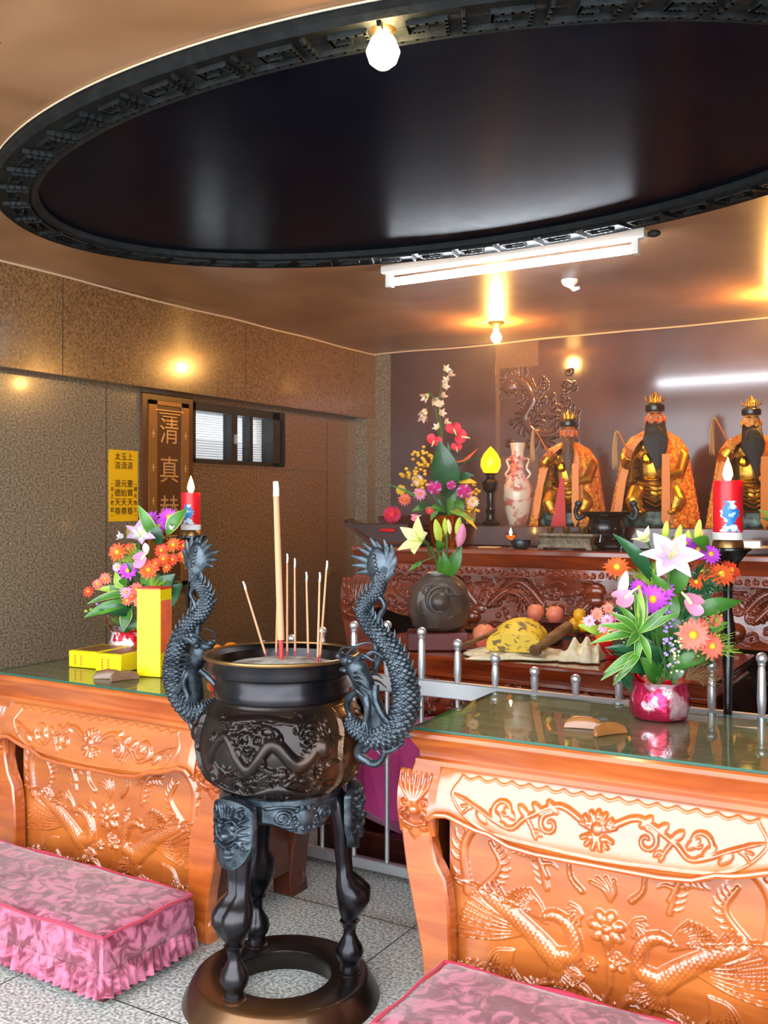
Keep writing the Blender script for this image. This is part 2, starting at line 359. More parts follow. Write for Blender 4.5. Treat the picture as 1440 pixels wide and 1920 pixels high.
# left wall: recessed lower wall with a window hole, projecting upper beam, pier at the corner
WY0, WY1, WZ0, WZ1 = 4.61, 5.55, 1.765, 2.14
w = MB()
w.box(XL - .35, XLR, -1, 3.2, 0, 2.18); w.box(XL - .35, XLR, 3.86, 4.42, 0, 2.18); w.box(XL - .35, XLR, 6.38, 6.5, 0, 2.18)
w.box(XL - .35, XLR, 3.2, 3.86, 0, 2.18); w.mi = 1; w.box(XL - .35, XLR, 4.42, WY0, 0, 2.18); w.box(XL - .35, XLR, WY1, 6.38, 0, 2.18); w.box(XL - .35, XLR, WY0, WY1, 0, WZ0); w.box(XL - .35, XLR, WY0, WY1, WZ1, 2.18); w.mi = 0  # brown panels: a warm reflection painted into the grey stone's colour
w.box(XL - .35, XL, 6.5, YB, 0, 2.177)
w.mi = 1
w.box(XL - .35, XL, -1, YB, 2.177, H + .1)
w.mi = 2
for gy in (2.3, 3.9, 4.42, 6.1): w.box(XLR - .001, XLR + .0012, gy - .002, gy + .002, 0, 2.17)
w.box(XLR - .001, XLR + .001, 3.9, 6.5, 1.74, 1.744)
for gy in (3.5, 5.0, 6.3): w.box(XL - .001, XL + .001, gy - .002, gy + .002, 2.18, H)
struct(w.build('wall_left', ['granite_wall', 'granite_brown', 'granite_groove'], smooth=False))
b = MB()
b.box(XL - .4, XR + .2, YB + .02, YB + .3, 0, H + .1)
b.mi = 0; b.box(XL, -3.945, YB, YB + .03, 0, H)
b.mi = 1; b.box(-3.945, -3.04, YB - .004, YB + .03, 0, H); b.box(-2.7, -.9, YB - .004, YB + .03, 0, H); b.box(-.5, XR, YB - .004, YB + .03, 0, H)
b.mi = 2; b.box(-3.04, -2.7, YB - .001, YB + .03, 0, H); b.box(-.9, -.5, YB - .001, YB + .03, 0, H)  # lighter strips: reflection in the dark wall, painted as tan stone
struct(b.build('wall_back', ['granite_wall', 'black_stone', 'tan_reflection'], smooth=False))
struct(MB().box(XR, XR + .2, 1.4, YB + .3, 0, H + .1).build('wall_right', 'granite_brown', smooth=False))
struct(MB().box(XL - .4, XR + .25, .35, YB + .3, H, H + .12).build('ceiling', 'ceiling', smooth=False))
def wavy(p0, p1, n, r, seed):
    rr = random.Random(seed); P = []
    for i in range(n + 1):
        t = i / n; q = Vector(p0).lerp(Vector(p1), t); q.z += rr.uniform(-.006, .004); P.append(q)
    return MB().tube(spline(P, 4), r, 6)
struct(wavy((XL + .004, .4, H - .004), (XL + .004, YB, H - .01), 14, .006, 1).build('trim_1', 'cream_line'))
struct(wavy((XL, YB - .008, H - .01), (XR, YB - .008, H - .006), 14, .006, 2).build('trim_2', 'cream_line'))
# soot stains on the ceiling near the medallion
st = MB(); rr = random.Random(5)
for i in range(70):
    cx, cy = (-2.33, 1.62) if i % 2 else (-2.62, 1.82); a = rr.uniform(0, 2 * PI); r = rr.random() ** .6 * .13
    st.ell((cx + r * 1.4 * math.cos(a), cy + r * .7 * math.sin(a), H), (rr.uniform(.003, .012), rr.uniform(.003, .010), .0015), 8, 4)
struct(st.build('trim_3', 'ceiling_stain'))
# window in the left wall
win = thing('window_1', (XLR, 0, 0), '', ''); del win['label']; del win['category']; struct(win)
f = MB()
fy = [WY0, 5.02, 5.10, 5.36, 5.41]
f.box(-.09, .012, WY0, WY1, WZ1 - .05, WZ1 + .004); f.box(-.09, .012, WY0, WY1, WZ0 - .004, WZ0 + .022)
f.box(-.09, .012, WY0, WY0 + .02, WZ0, WZ1); f.box(-.09, .012, WY1 - .13, WY1 - .05, WZ0, WZ1); f.box(-.09, .02, WY1 - .02, WY1, WZ0, WZ1)
f.box(-.07, .004, 4.985, 5.045, WZ0, WZ1); f.box(-.075, -.01, 5.19, 5.225, WZ0, WZ1)
f.build('window_frame', 'black_matte', win, smooth=False)
MB().box(-.06, -.02, WY1 - .05, WY1 - .02, WZ0, WZ1).build('sash_track', 'steel', win, smooth=False)
for y0, y1 in ((WY0 + .02, 4.985), (5.045, 5.19), (5.225, WY1 - .13)):
    p = MB().box(-.05, -.046, y0, y1, WZ0 + .02, WZ1 - .05).build('window_pane', 'clear', win, smooth=False)
M['blind'] = mat('white_blind_slat', (190, 180, 176), .5, emit=.0)
sl = MB()
for i in range(24):
    z = WZ0 + .02 + i * .0165; h2 = .0165 if i < 8 else .0118
    sl.add([(-.13, WY0, z), (-.13, WY1 - .1, z), (-.105, WY1 - .1, z + h2), (-.105, WY0, z + h2)], [(0, 1, 2, 3)])
sl_o = sl.build('window_blind', 'blind', win, smooth=False)
nt = M['blind'].node_tree; P_ = nt.nodes['Principled BSDF']; P_.inputs['Transmission Weight'].default_value = .0
tr = nt.nodes.new('ShaderNodeBsdfTranslucent'); tr.inputs[0].default_value = (.9, .88, .9, 1); mx = nt.nodes.new('ShaderNodeMixShader'); mx.inputs[0].default_value = .3
nt.links.new(P_.outputs[0], mx.inputs[1]); nt.links.new(tr.outputs[0], mx.inputs[2]); nt.links.new(mx.outputs[0], nt.nodes['Material Output'].inputs[0])
MB().box(0, .02, 5.01, 5.02, 1.9, 1.96).build('window_latch', 'steel', win, smooth=False)
hz = MB().box(XL + .01, XR - .01, 3.9, YB - .03, .02, H - .05).build('incense_haze', None or 'white', smooth=False)
hm = bpy.data.materials.new('incense_smoke_haze'); hm.use_nodes = True; nt = hm.node_tree; nt.nodes.clear()
vo = nt.nodes.new('ShaderNodeOutputMaterial'); vs_ = nt.nodes.new('ShaderNodeVolumeScatter'); vs_.inputs['Density'].default_value = HAZE; vs_.inputs['Color'].default_value = (1, .95, .95, 1); vs_.inputs['Anisotropy'].default_value = .3
nt.links.new(vs_.outputs[0], vo.inputs['Volume']); hz.data.materials.clear(); hz.data.materials.append(hm); hz['kind'] = 'stuff'
tag(hz, 'thin incense smoke haze filling the air before the altar', 'haze')
# ------------------------------------------------------------------ ceiling medallion
EX, EY, EA, EB = -1.75, 3.02, 1.75, 1.10
med = thing('ceiling_medallion', (EX, EY, H), 'huge dark oval medallion with a Greek key border on the ceiling', 'ceiling medallion')
def epts(off, z, n=160): return [((EA - off) * math.cos(2 * PI * i / n), (EB - off) * math.sin(2 * PI * i / n), z) for i in range(n)]
MB().rings([epts(.17, -.001), epts(.17, -.012)]).build('center_panel', 'medallion', med)
MB().rings([epts(0, -.0), epts(-.004, -.03), epts(.012, -.042), epts(.03, -.034), epts(.14, -.034), epts(.155, -.044), epts(.17, -.036), epts(.172, -.008)], caps=False).build('border_band', 'medallion_rib', med)
MB().tube([Vector(p) for p in epts(-.006, -.004, 200)] + [Vector(epts(-.006, -.004, 200)[0])], .003, 6).build('edge_bead', 'cream_line', med)
kb = MB(); NU = 42
key = [(0, 0), (0, 1), (.86, 1), (.86, .25), (.36, .25), (.36, .62), (.6, .62)]
# arc-length table of the band's middle ellipse
tt = np.linspace(0, 2 * PI, 2001); ex = (EA - .085) * np.cos(tt); ey = (EB - .085) * np.sin(tt)
sl_ = np.concatenate([[0], np.cumsum(np.hypot(np.diff(ex), np.diff(ey)))]); sl_ /= sl_[-1]
def ring_pt(s, r):
    a = float(np.interp(s % 1.0, sl_, tt)); off = .038 + r * .094
    return Vector(((EA - off) * math.cos(a), (EB - off) * math.sin(a), 0))
for u in range(NU):
    C = []
    for (a, b_), (c, d) in zip(key[:-1], key[1:]):
        for k in range(4): t = k / 4; C.append((a + (c - a) * t, b_ + (d - b_) * t))
    C.append(key[-1])
    P = [ring_pt((u + x * .92) / NU, y) for x, y in C]
    for i in range(len(P) - 1):
        p, q = P[i], P[i + 1]; d = (q - p); 
        if d.length < 1e-5: continue
        d.normalize(); n_ = Vector((-d.y, d.x, 0)) * .0065; p = p - d * .004; q = q + d * .004
        kb.add([tuple(p + n_ + Vector((0, 0, -.033))), tuple(q + n_ + Vector((0, 0, -.033))), tuple(q - n_ + Vector((0, 0, -.033))), tuple(p - n_ + Vector((0, 0, -.033))),
                tuple(p + n_ * .6 + Vector((0, 0, -.047))), tuple(q + n_ * .6 + Vector((0, 0, -.047))), tuple(q - n_ * .6 + Vector((0, 0, -.047))), tuple(p - n_ * .6 + Vector((0, 0, -.047)))],
               [(4, 5, 6, 7), (0, 1, 5, 4), (1, 2, 6, 5), (2, 3, 7, 6), (3, 0, 4, 7)])
kb.build('key_pattern', 'medallion_rib', med, smooth=False)
# ------------------------------------------------------------------ lamps
def ceiling_bulb(x, y, z0, drop, r, label, m='bulb'):
    t = thing('ceiling_bulb', (x, y, z0), label, 'light bulb')
    MB().lathe([(.001, 0), (.055, 0), (.05, -.012), (.022, -.03), (.018, -.034)], 20).build('lamp_base', 'brass_edge', t)
    MB().lathe([(.016, -.03), (.02, -.05), (.014, -drop + r)], 16).build('socket', 'white', t)
    MB().lathe([(.012, -drop + r * 1.2), (r * .7, -drop + r * .75), (r, -drop), (r * .8, -drop - r * .6), (r * .4, -drop - r * .93), (.001, -drop - r)], 20).build('glass_globe', m, t)
    return t
ceiling_bulb(-2.70, 5.89, H, .10, .036, 'bare glowing bulb on the ceiling above the altar left of the fluorescent tube')
ceiling_bulb(-.95, 5.89, H, .10, .036, 'bare ceiling bulb glowing at the right edge of the photo')
ceiling_bulb(-1.245, 2.051, H - .012, .075, .042, 'round white globe bulb hanging from the dark oval medallion', 'bulb_tray')
t = thing('fluorescent_light', (-1.89, 4.21, H), 'long lit fluorescent tube light fixed under the ceiling beside the oval medallion', 'ceiling light')
MB().bbox(-.66, .67, -.03, .03, -.045, 0, .006).build('fixture_body', 'white', t)
MB().tube([(-.615, 0, -.085), (.615, 0, -.085)], .019, 14).build('light_tube', 'tube', t)
for x in (-.64, .612): MB().box(x, x + .028, -.018, .018, -.11, -.04).build('lamp_holder', 'white', t, smooth=False)
MB().tube(spline([(.4, .03, -.02), (.5, .06, -.03), (.62, .05, -.025), (.72, .02, -.03)], 6), .005, 6).ell((.7, .02, -.025), (.03, .02, .016)).build('power_cable', 'black_matte', t)
t = thing('ceiling_sensor', (-1.854, 4.98, H), 'small white plastic sensor on the ceiling below the fluorescent tube', 'sensor')
MB().lathe([(.001, 0), (.045, 0), (.042, -.015), (.03, -.03), (.001, -.045)], 16).build('housing', 'white', t)
MB().tube([(.0, 0, -.03), (.03, -.01, -.055), (.06, -.01, -.05)], [.012, .014, .008], 8).build('bracket', 'white', t)
# ------------------------------------------------------------------ left wall sign, poster
RW = (PI / 2, 0, PI / 2)
t = thing('wooden_plaque', (XLR, 4.375, 1.56), 'tall brown plaque with gold characters on the left granite wall', 'plaque')
MB().bbox(.0, .025, -.215, .215, -.6, .6, .006).build('board', 'sign_wood', t)
fr = MB()
for a, b_, c, d in ((-.17, .17, .53, .56), (-.17, .17, -.56, -.53), (-.17, -.105, -.56, .56), (.105, .17, -.56, .56)): fr.bbox(.02, .034, a, b_, c, d, .003)
fr.build('frame', 'sign_frame', t)
for k in range(3): MB().box(.03, .037, -.12 + .03 * k, .12 - .03 * k, .5 - .018 * k, .506 - .018 * k).build('ornament_line', 'gold_ink', t, smooth=False)
for sy in (-1, 1):
    for k in range(5): MB().prism([(sy * .138 + a, .36 - k * .2 + b_) for a, b_ in ((-.003, -.025), (.003, -.025), (.003, -.003), (.014, -.003), (.014, .003), (.003, .003), (.003, .02), (-.003, .02), (-.003, .003), (-.014, .003), (-.014, -.003), (-.003, -.003))], -.037, -.03).build('ornament_cross', 'gold_ink', t, smooth=False).rotation_euler = (0, 0, PI / 2)
for i, ch in enumerate('清真赫濯'):
    text(ch, .17, 'gold_ink', 'character', t, (.03, 0, .37 - i * .235), RW, .002)
t = thing('yellow_poster', (XLR, 4.03, 1.605), 'yellow poster with dark vertical characters beside the brown plaque', 'poster')
MB().box(.001, .004, -.113, .113, -.205, .205).build('paper', 'yellow_sign', t, smooth=False)
for j, (top, bot) in enumerate((('太清', '道德天尊'), ('玉清', '元始天尊'), ('上清', '靈寶天尊'))):
    y = (-.048, 0, .048)[j]
    for i, ch in enumerate(top): text(ch, .047, 'ink', 'character', t, (.006, y, .165 - i * .052), RW, .0005)
    for i, ch in enumerate(bot): text(ch, .047, 'ink', 'character', t, (.006, y, .01 - i * .053), RW, .0005)
for y, s_ in ((-.09, '太上老君'), (.09, '通天教主')):
    for i, ch in enumerate(s_): text(ch, .03, 'ink', 'character', t, (.006, y, -.02 - i * .04), RW, .0005)
    for z in (.008, -.172): MB().box(.004, .0065, y - .012, y + .012, z, z + .002).build('bracket_mark', 'ink', t, smooth=False)
M['pale_yellow'] = mat('pale_yellow_note', (214, 206, 110), .5)
for i, (y, z) in enumerate(((4.09, 1.345), (4.09, 1.24))):
    o = MB().box(XLR + .001, XLR + .004, y - .035, y + .035, z - .03, z + .03).build('paper_note', 'pale_yellow', smooth=False)
    tag(o, ('upper' if i == 0 else 'lower') + ' small pale yellow paper note on the wall under the yellow poster', 'note')
t = thing('wall_socket', (XLR, 6.164, .99), 'small tan wall socket on the granite wall behind the incense sticks', 'socket')
MB().bbox(0, .012, -.045, .045, -.033, .033, .003).build('cover_plate', 'sign_frame', t)
MB().box(.01, .014, -.01, .02, -.015, -.009).box(.01, .014, -.01, .02, .009, .015).build('slots', 'black_matte', t, smooth=False)
# ------------------------------------------------------------------ carved tables
def loft_rect(prof, x0, x1, y0, y1):                # prof of (outset, z)
    return [[(x0 - a, y0 - a, z), (x1 + a, y0 - a, z), (x1 + a, y1 + a, z), (x0 - a, y1 + a, z)] for a, z in prof]
def scroll_canvas(w, h, n=2):
    c = Canvas(w, h, .0025); cx = w / 2; cz = h * .52; k = h / .2
    L = w * .40
    c.stroke([(cx - L, h * .86), (cx - L - .02, h * .6), (cx - L * .8, h * .25), (cx - L * .3, h * .16), (cx, h * .14)], .004, .004, .0035)
    for q in range(9): t = q / 8; c.stroke([(cx - L + t * L, h * .88), (cx - L + (t + .06) * L, h * .84), (cx - L + (t + .12) * L, h * .88)], .003, .003, .003)
    c.stroke([(cx - .04, cz + .01), (cx - L * .28, cz + .035 * k), (cx - L * .5, cz - .005), (cx - L * .62, cz - .035 * k), (cx - L * .85, cz + .0), (cx - L * .95, cz + .018)], .009, .005, .009)
    c.curl(cx - L * .66, cz + .005, .034 * k, -PI / 2, 1.1, .008, .009, -1)
    c.curl(cx - L * .33, cz - .012, .028 * k, PI / 2, 1.1, .008, .009, 1)
    c.curl(cx - L * .42, cz - .04 * k, .012 * k, 0, 1, .005, .006)
    c.stroke([(cx - L * .5, cz), (cx - L * .45, cz - .03), (cx - L * .42, cz - .05 * k)], .007, .004, .007)
    for q in range(6): t = q / 5; c.dab(cx - L * (.32 + .5 * t), cz + (.03 - .05 * t) * k, .012, .009, 2, 2.4)
    c.stroke([(cx - L * .95, cz + .018), (cx - L * 1.04, cz + .03)], .006, .002, .007); c.fan(cx - L * .9, cz, 2.2, 3.6, 3, .03, .03, .006, .008)
    c.mirror(); c.fan(cx, cz - .01, .35, PI - .35, 7, .05, .05, .011, .013, 0); c.fan(cx, cz - .01, -2.7, -.44, 6, .045, .045, .010, .012, 0)
    for q in range(5): c.dab(cx + .03 * math.cos(q * 1.256 + .3), cz + .03 * math.sin(q * 1.256 + .3), .012, .014)
    c.dab(cx, cz, .02, .017)
    return c
def phoenix_canvas(w, h):
    c = Canvas(w, h, .0028); cx = w / 2; s = w / .94
    X = lambda v: v * s
    # left bird, then mirrored
    c.serr([(X(.06), h * .50), (X(.05), h * .75), (X(.12), h * .88), (X(.24), h * .84), (X(.30), h * .66)], .016, .009, 16, 1, .026)
    c.serr([(X(.10), h * .52), (X(.16), h * .66), (X(.13), h * .78)], .012, .008, 9, -1, .02)
    c.serr([(X(.30), h * .60), (X(.27), h * .76), (X(.20), h * .80)], .010, .007, 8, 1, .02)
    c.stroke([(X(.12), h * .50), (X(.2), h * .42), (X(.28), h * .32), (X(.33), h * .24)], .024, .034, .010, .016)
    c.stroke([(X(.33), h * .26), (X(.38), h * .30), (X(.37), h * .42), (X(.33), h * .47), (X(.30), h * .46)], .028, .014, .016)
    c.dab(X(.315), h * .47, .016, .016); c.stroke([(X(.31), h * .47), (X(.28), h * .45)], .007, .003, .012)
    c.fan(X(.26), h * .36, 2.45, 3.5, 11, .17, .24, .008, .012, -.12)
    c.fan(X(.30), h * .42, 1.9, 2.8, 9, .10, .15, .007, .012, .2); c.fan(X(.33), h * .24, 4.0, 5.6, 8, .06, .08, .008, .016, .3)
    c.fan(X(.20), h * .24, 3.4, 4.6, 8, .11, .09, .008, .012, .4)
    c.stroke([(X(.02), h * .56), (X(.12), h * .53), (X(.25), h * .47)], .006, .004, .012)
    c.cloud(X(.08), h * .12, .022, .010); c.cloud(X(.36), h * .90, .0, .0) if 0 else None
    for z in (.5, .3, .18): c.fan(X(.40), h * z, 2.2, 4.2, 5, .04, .03, .009, .009, .3)
    c.stroke([(X(.40), h * .62), (X(.37), h * .68), (X(.36), h * .78), (X(.33), h * .8)], .009, .003, .010)
    c.stroke([(X(.44), h * .04), (X(.40), h * .14), (X(.30), h * .12), (X(.24), h * .05)], .014, .008, .011)
    c.mirror()
    c.flower(cx, h * .46, .055, .014, 7); c.flower(cx + .03, h * .30, .03, .012, 5); c.flower(cx - .045, h * .26, .022, .011, 5)
    c.cloud(cx, h * .84, .028, .011); c.fan(cx + .01, h * .6, 1.1, 2.2, 4, .06, .07, .008, .009, .3)
    c.stroke([(cx, h * .42), (cx + .01, h * .2), (cx - .02, h * .03)], .010, .006, .011)
    X_, Z_ = np.meshgrid(np.arange(c.nx) * c.res, np.arange(c.nz) * c.res)
    c.H += np.where(c.H > .009, .0022 * np.abs(np.sin(X_ * 210 + Z_ * 150)) * np.abs(np.sin(X_ * 210 - Z_ * 150)), 0)
    for q in range(9): c.fan(w * (.06 + .11 * q), h * (.05 + .03 * (q % 2)), .6, 2.5, 5, .035, .05, .006, .008, .3)
    return c
def face_canvas(w, h):                              # lion-like knob carved on a leg
    c = Canvas(w, h, .0022); cx = w / 2
    c.dab(cx, h * .42, w * .17, .022)
    for a in range(7): c.stroke([(cx - w * .1 + a * w * .03, h * .55), (cx - w * .4 + a * w * .13, h * .78), (cx - w * .46 + a * w * .15, h * .98)], w * .06, w * .03, .012, .008)
    for s_ in (-1, 1):
        c.curl(cx + s_ * w * .26, h * .30, w * .17, PI / 2, .9, w * .06, .016, -s_)
        c.curl(cx + s_ * w * .28, h * .52, w * .14, 0, .9, w * .05, .014, s_)
        c.dab(cx + s_ * w * .2, h * .12, w * .13, .012)
    c.stroke([(cx - w * .3, h * .2), (cx, h * .15), (cx + w * .3, h * .2)], w * .06, w * .06, .014)
    return c
def dragon_canvas(w, h, seed=3, n=3):               # dense dragons and clouds
    c = Canvas(w, h, .0032); r = random.Random(seed)
    for k in range(int(w * h * 420)):
        x, z = r.uniform(0, w), r.uniform(0, h)
        (c.curl(x, z, r.uniform(.012, .03), r.uniform(0, 6), 1.1, .006, r.uniform(.006, .012), r.choice((-1, 1))) if r.random() < .7 else
         c.stroke([(x, z), (x + .03, z + r.uniform(-.02, .02)), (x + .07, z + r.uniform(-.02, .02))], .008, .003, .010))
    for i in range(n):
        x0 = w * (i + .12) / n; L = w / n * .85; s_ = 1 if i % 2 else -1
        P = [(x0 + L * t, h * (.5 + .3 * s_ * math.sin(t * 7.0))) for t in [q / 9 for q in range(10)]]
        c.stroke(P, h * .055, h * .085, .018, .024)
        C = spline([(p[0], p[1], 0) for p in P], 10)
        for k in range(2, len(C) - 2, 2):
            t = (C[k + 1] - C[k]).normalized(); nn = Vector((-t.y, t.x, 0))
            for sd in (-1, 1): c.dab(C[k].x + nn.x * sd * h * .07, C[k].y + nn.y * sd * h * .07, h * .028, .026)
        e = P[-1]; c.dab(e[0], e[1], h * .14, .032, 1.3); c.fan(e[0], e[1], 1.8, 4.4, 8, h * .25, h * .25, h * .02, .024, .4)
        for q in (3, 6): c.fan(P[q][0], P[q][1] - h * .1, 4, 5.4, 4, h * .2, h * .2, h * .022, .018, .3)
    return c
LEGP = [(-.0, .735), (-.03, .66), (-.05, .59), (-.05, .54), (-.042, .48), (-.03, .40), (-.01, .31), (.02, .17), (.03, .06), (.02, .0),
        (.115, 0), (.118, .1), (.112, .31), (.10, .39), (.07, .44), (.054, .50), (.056, .565), (.08, .60), (.09, .735)]
def make_table(name, wx, dy, ht, label, cat, wood, panel, side, relief_fn, glass=True, apz=.0, has_panel=True, apron_fn=None, legk=1.0, group=None, splay=.0):
    t = thing(name, (0, 0, 0), label, cat, group); k = ht / .84; g = .008 if glass else 0
    top = ht - g
    MB().rings(loft_rect([(-.03, top - .105 * k), (-.012, top - .10 * k), (-.012, top - .086 * k), (-.024, top - .08 * k), (-.02, top - .06 * k), (-.004, top - .035 * k), (.0, top - .025 * k), (.006, top - .018 * k), (.006, top - .006), (0, top)], 0, wx, 0, dy)).build('tabletop', wood, t, ang=25)
    if glass:
        gl = MB(); gl.rings([[(0.004, .004, z), (wx - .004, .004, z), (wx - .004, dy - .004, z), (.004, dy - .004, z)] for z in (top + .0005, ht)])
        gl.m = [1, 1, 1, 1, 0, 0]; gl.build('glass_top', ['glass', 'glass_edge'], t, smooth=False)
        MB().box(.012, wx - .012, .012, dy - .012, top - .002, top + .0004).build('top_inlay', 'tabletop_wood', t, smooth=False)
    lg = [(x * legk, z * k) for x, z in LEGP]
    face = face_canvas(.115 * legk, .19 * k)
    for sx in (0, 1):
        for sy in (0, 1):
            m = MB(); pl = [((wx - x if sx else x), z) for x, z in lg]
            y0, y1 = (.03, .08) if sy == 0 else (dy - .13, dy - .03)
            yc = y0 if sy == 0 else y1
            m.prism(pl, y0, y1, .006)
            if sy == 0 or True:                     # curved outward foot and shoulder seen from the side
                sg = -1 if sy == 0 else 1
                m.ell(((wx + .0 if sx else 0), yc - sg * .03, .56 * k), (.045 * legk, .04, .10 * k), 12, 8)
                m.ell(((wx - .07 if sx else .07), yc - sg * .04, .05 * k), (.055, .05, .05 * k), 12, 8)
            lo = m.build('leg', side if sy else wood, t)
            if sy == 0:
                relief('leg_carving', face, wood, lo, y=y0 + .004, t=.004, x0=(wx - .06 * legk if sx else -.05 * legk), z0=.515 * k,
                       bulge=lambda X, Z, V: .022 * np.sin(PI * V))
    aw = wx - .11 * legk; zb, zt = (.515) * k, (.735) * k
    ac = (apron_fn or scroll_canvas)(aw, zt - zb)
    def low(X):
        u = np.minimum(X, aw - X); q = np.interp(u / k, [0, .03, .07, .12, .16, .20, .26, .34, 5], [.055, .078, .082, .066, .055, .05, .026, .018, .014]); return q * k
    relief('apron', ac, panel, t, y=.05, t=.012, x0=.055 * legk, z0=zb, low=low, bulge=lambda X, Z, V: .062 * (1 - V) ** .8 * (1 - .2 * (1 - V) ** 6), nz=90)
    m = MB().tube([Vector((.055 * legk + x, -.012 + .004, zb + float(low(np.array([x]))[0]))) for x in np.linspace(.01, aw - .01, 90)], .008, 8).build('apron_bead', wood, t)
    if has_panel:
        pc = relief_fn(wx - .17, .56 * k)
        relief('front_panel', pc, panel, t, y=.095, t=.02, x0=.085, z0=.07 * k)
        MB().box(.06, wx - .06, .085, .115, .03 * k, .075 * k).build('bottom_rail', wood, t, smooth=False)
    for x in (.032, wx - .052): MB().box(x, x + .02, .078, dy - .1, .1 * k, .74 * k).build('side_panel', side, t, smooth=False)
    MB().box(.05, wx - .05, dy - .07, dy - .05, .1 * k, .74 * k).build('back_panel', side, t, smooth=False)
    return t
table = make_table('offering_table', 1.13, .64, .84, 'right orange carved wooden offering table with glass top under the foil-wrapped bouquet', 'table', 'wood_table', 'wood_panel', 'wood_side', phoenix_canvas)
table2 = copy_tree(table); table2.location = (-3.335, 2.49, 0)
table2['label'] = 'left orange carved wooden offering table with glass top carrying the yellow boxes'
table.location = (-1.43, 2.51, 0); table.rotation_euler = (0, 0, math.radians(1.8))
# ------------------------------------------------------------------ kneeling stools
def make_stool(label):
    t = thing('kneeling_stool', (0, 0, 0), label, 'kneeling stool'); w, d, h = 1.08, .39, .205
    MB().box(.02, w - .02, .02, d - .02, 0, .07).build('base', 'wood_side', t, smooth=False)
    c = MB(); nx, ny = 40, 18; R = []
    prof = [(-.004, .075), (0, .09), (.004, .13), (.002, .18), (-.006, .196)]
    def loop(o, z):
        P = []
        for (x0, y0, x1, y1, n) in ((0, 0, w, 0, 24), (w, 0, w, d, 10), (w, d, 0, d, 24), (0, d, 0, 0, 10)):
            for i in range(n):
                q = i / n; x = x0 + (x1 - x0) * q; y = y0 + (y1 - y0) * q
                x += -o if x < .001 else (o if x > w - .001 else 0); y += -o if y < .001 else (o if y > d - .001 else 0)
                P.append((x, y, z + .003 * math.sin(x * 23 + y * 31)))
        return P
    c.rings([loop(a, z) for a, z in prof] + [[(x + (w / 2 - x) * s_, y + (d / 2 - y) * s_, h + .012 * (1 - (1 - s_) ** 4) + .004 * math.sin(x * 14 + s_ * 9) * math.cos(y * 19)) for x, y, z in loop(0, h)] for s_ in (.04, .15, .3, .5, .7, .9)])
    c.build('cushion', 'velvet', t, ang=70)
    P = [Vector(p) + Vector((0, 0, .004)) for p in loop(-.002, .2)]
    MB().tube(P + [P[0]], .006, 6, disp=lambda u, q: .25 * math.sin(u * 900)).build('piping', 'velvet_cord', t)
    # gathered skirt
    Rr = []; N = 520
    for z, amp, off in ((.098, .002, .004), (.085, .006, .008), (.05, .009, .013), (.026, .011, .017)):
        row = []
        per = 2 * (w + d)
        for i in range(N):
            s_ = i / N * per
            if s_ < w: p, n = (s_, 0), (0, -1)
            elif s_ < w + d: p, n = (w, s_ - w), (1, 0)
            elif s_ < 2 * w + d: p, n = (2 * w + d - s_, d), (0, 1)
            else: p, n = (0, per - s_), (-1, 0)
            o = off + amp * math.sin(s_ / .034 * 2 * PI + .8 * math.sin(s_ * 17))
            row.append((p[0] + n[0] * o, p[1] + n[1] * o, z + .002 * math.sin(s_ * 60)))
        Rr.append(row)
    MB().rings(Rr, caps=False).build('gathered_skirt', 'velvet', t, ang=80)
    return t
st1 = make_stool('left pink crushed velvet kneeling stool in front of the table with yellow boxes'); st1.location = (-3.30, 2.05, 0)
st2 = copy_tree(st1); st2.location = (-1.285, 2.06, 0); st2['label'] = 'pink velvet kneeling stool at bottom right corner in front of the right table'
# ------------------------------------------------------------------ steel railing
t = thing('steel_railing', (-1.68, 3.37, 0), 'brushed steel railing with ball-topped posts standing behind the offering tables', 'railing')
MB().bbox(-1.10, 2.35, -.015, .015, .745, .81, .004).build('top_rail', 'steel', t)
MB().bbox(-1.10, 2.35, -.015, .015, .01, .055, .004).build('bottom_rail', 'steel', t)
post = None; k = 0; x = -.595 + .159 * 8
while x > -2.77:
    hh = .957 + .072 * math.cos(2 * PI * (x + 2.04) / 1.62)
    m = MB(); m.lathe([(.0095, .05), (.0095, .74), (.0095, .80), (.014, .83), (.0155, .86), (.013, hh - .06 if hh > .95 else hh - .05), (.008, hh - .034)], 14)
    p = m.build('post', 'steel', t); p.location = (x + 1.68, 0, 0)
    b_ = MB().ell((0, 0, hh - .018), (.019, .019, .019), 18, 12).lathe([(.008, hh - .05), (.013, hh - .04), (.013, hh - .036), (.006, hh - .032)], 14).build('ball_cap', 'steel', p)
    x -= .159
# ------------------------------------------------------------------ bronze censer with dragon handles
CX, CY = -1.81, 2.385
cs = thing('bronze_censer', (CX, CY, 0), 'large dark bronze three-legged incense censer with dragon handles between the two tables', 'censer')
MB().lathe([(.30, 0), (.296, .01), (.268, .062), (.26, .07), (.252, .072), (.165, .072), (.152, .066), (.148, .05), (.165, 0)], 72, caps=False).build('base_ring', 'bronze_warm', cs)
MB().lathe([(.2, .918), (.205, .925), (.205, .95), (.198, .96), (.2, .985), (.222, .995), (.226, 1.01), (.226, 1.03), (.234, 1.04)], 72, caps=False).build('neck', 'bronze', cs)
MB().tube([(.233 * math.cos(a), .233 * math.sin(a), 1.043) for a in np.linspace(0, 2 * PI, 97)], .006, 8).build('rim', 'brass_edge', cs)
MB().lathe([(.228, 1.042), (.205, 1.03), (.195, 1.0), (.19, .93), (.001, .93)], 48, caps=False).build('inner_wall', 'bronze', cs)
MB().lathe([(.2, 1.0), (.15, 1.012), (.08, 1.022), (.001, 1.026)], 48, caps=False, wob=lambda a, z: .03 * math.sin(5 * a) + .02 * math.sin(11 * a)).build('ash_bed', 'ash', cs)
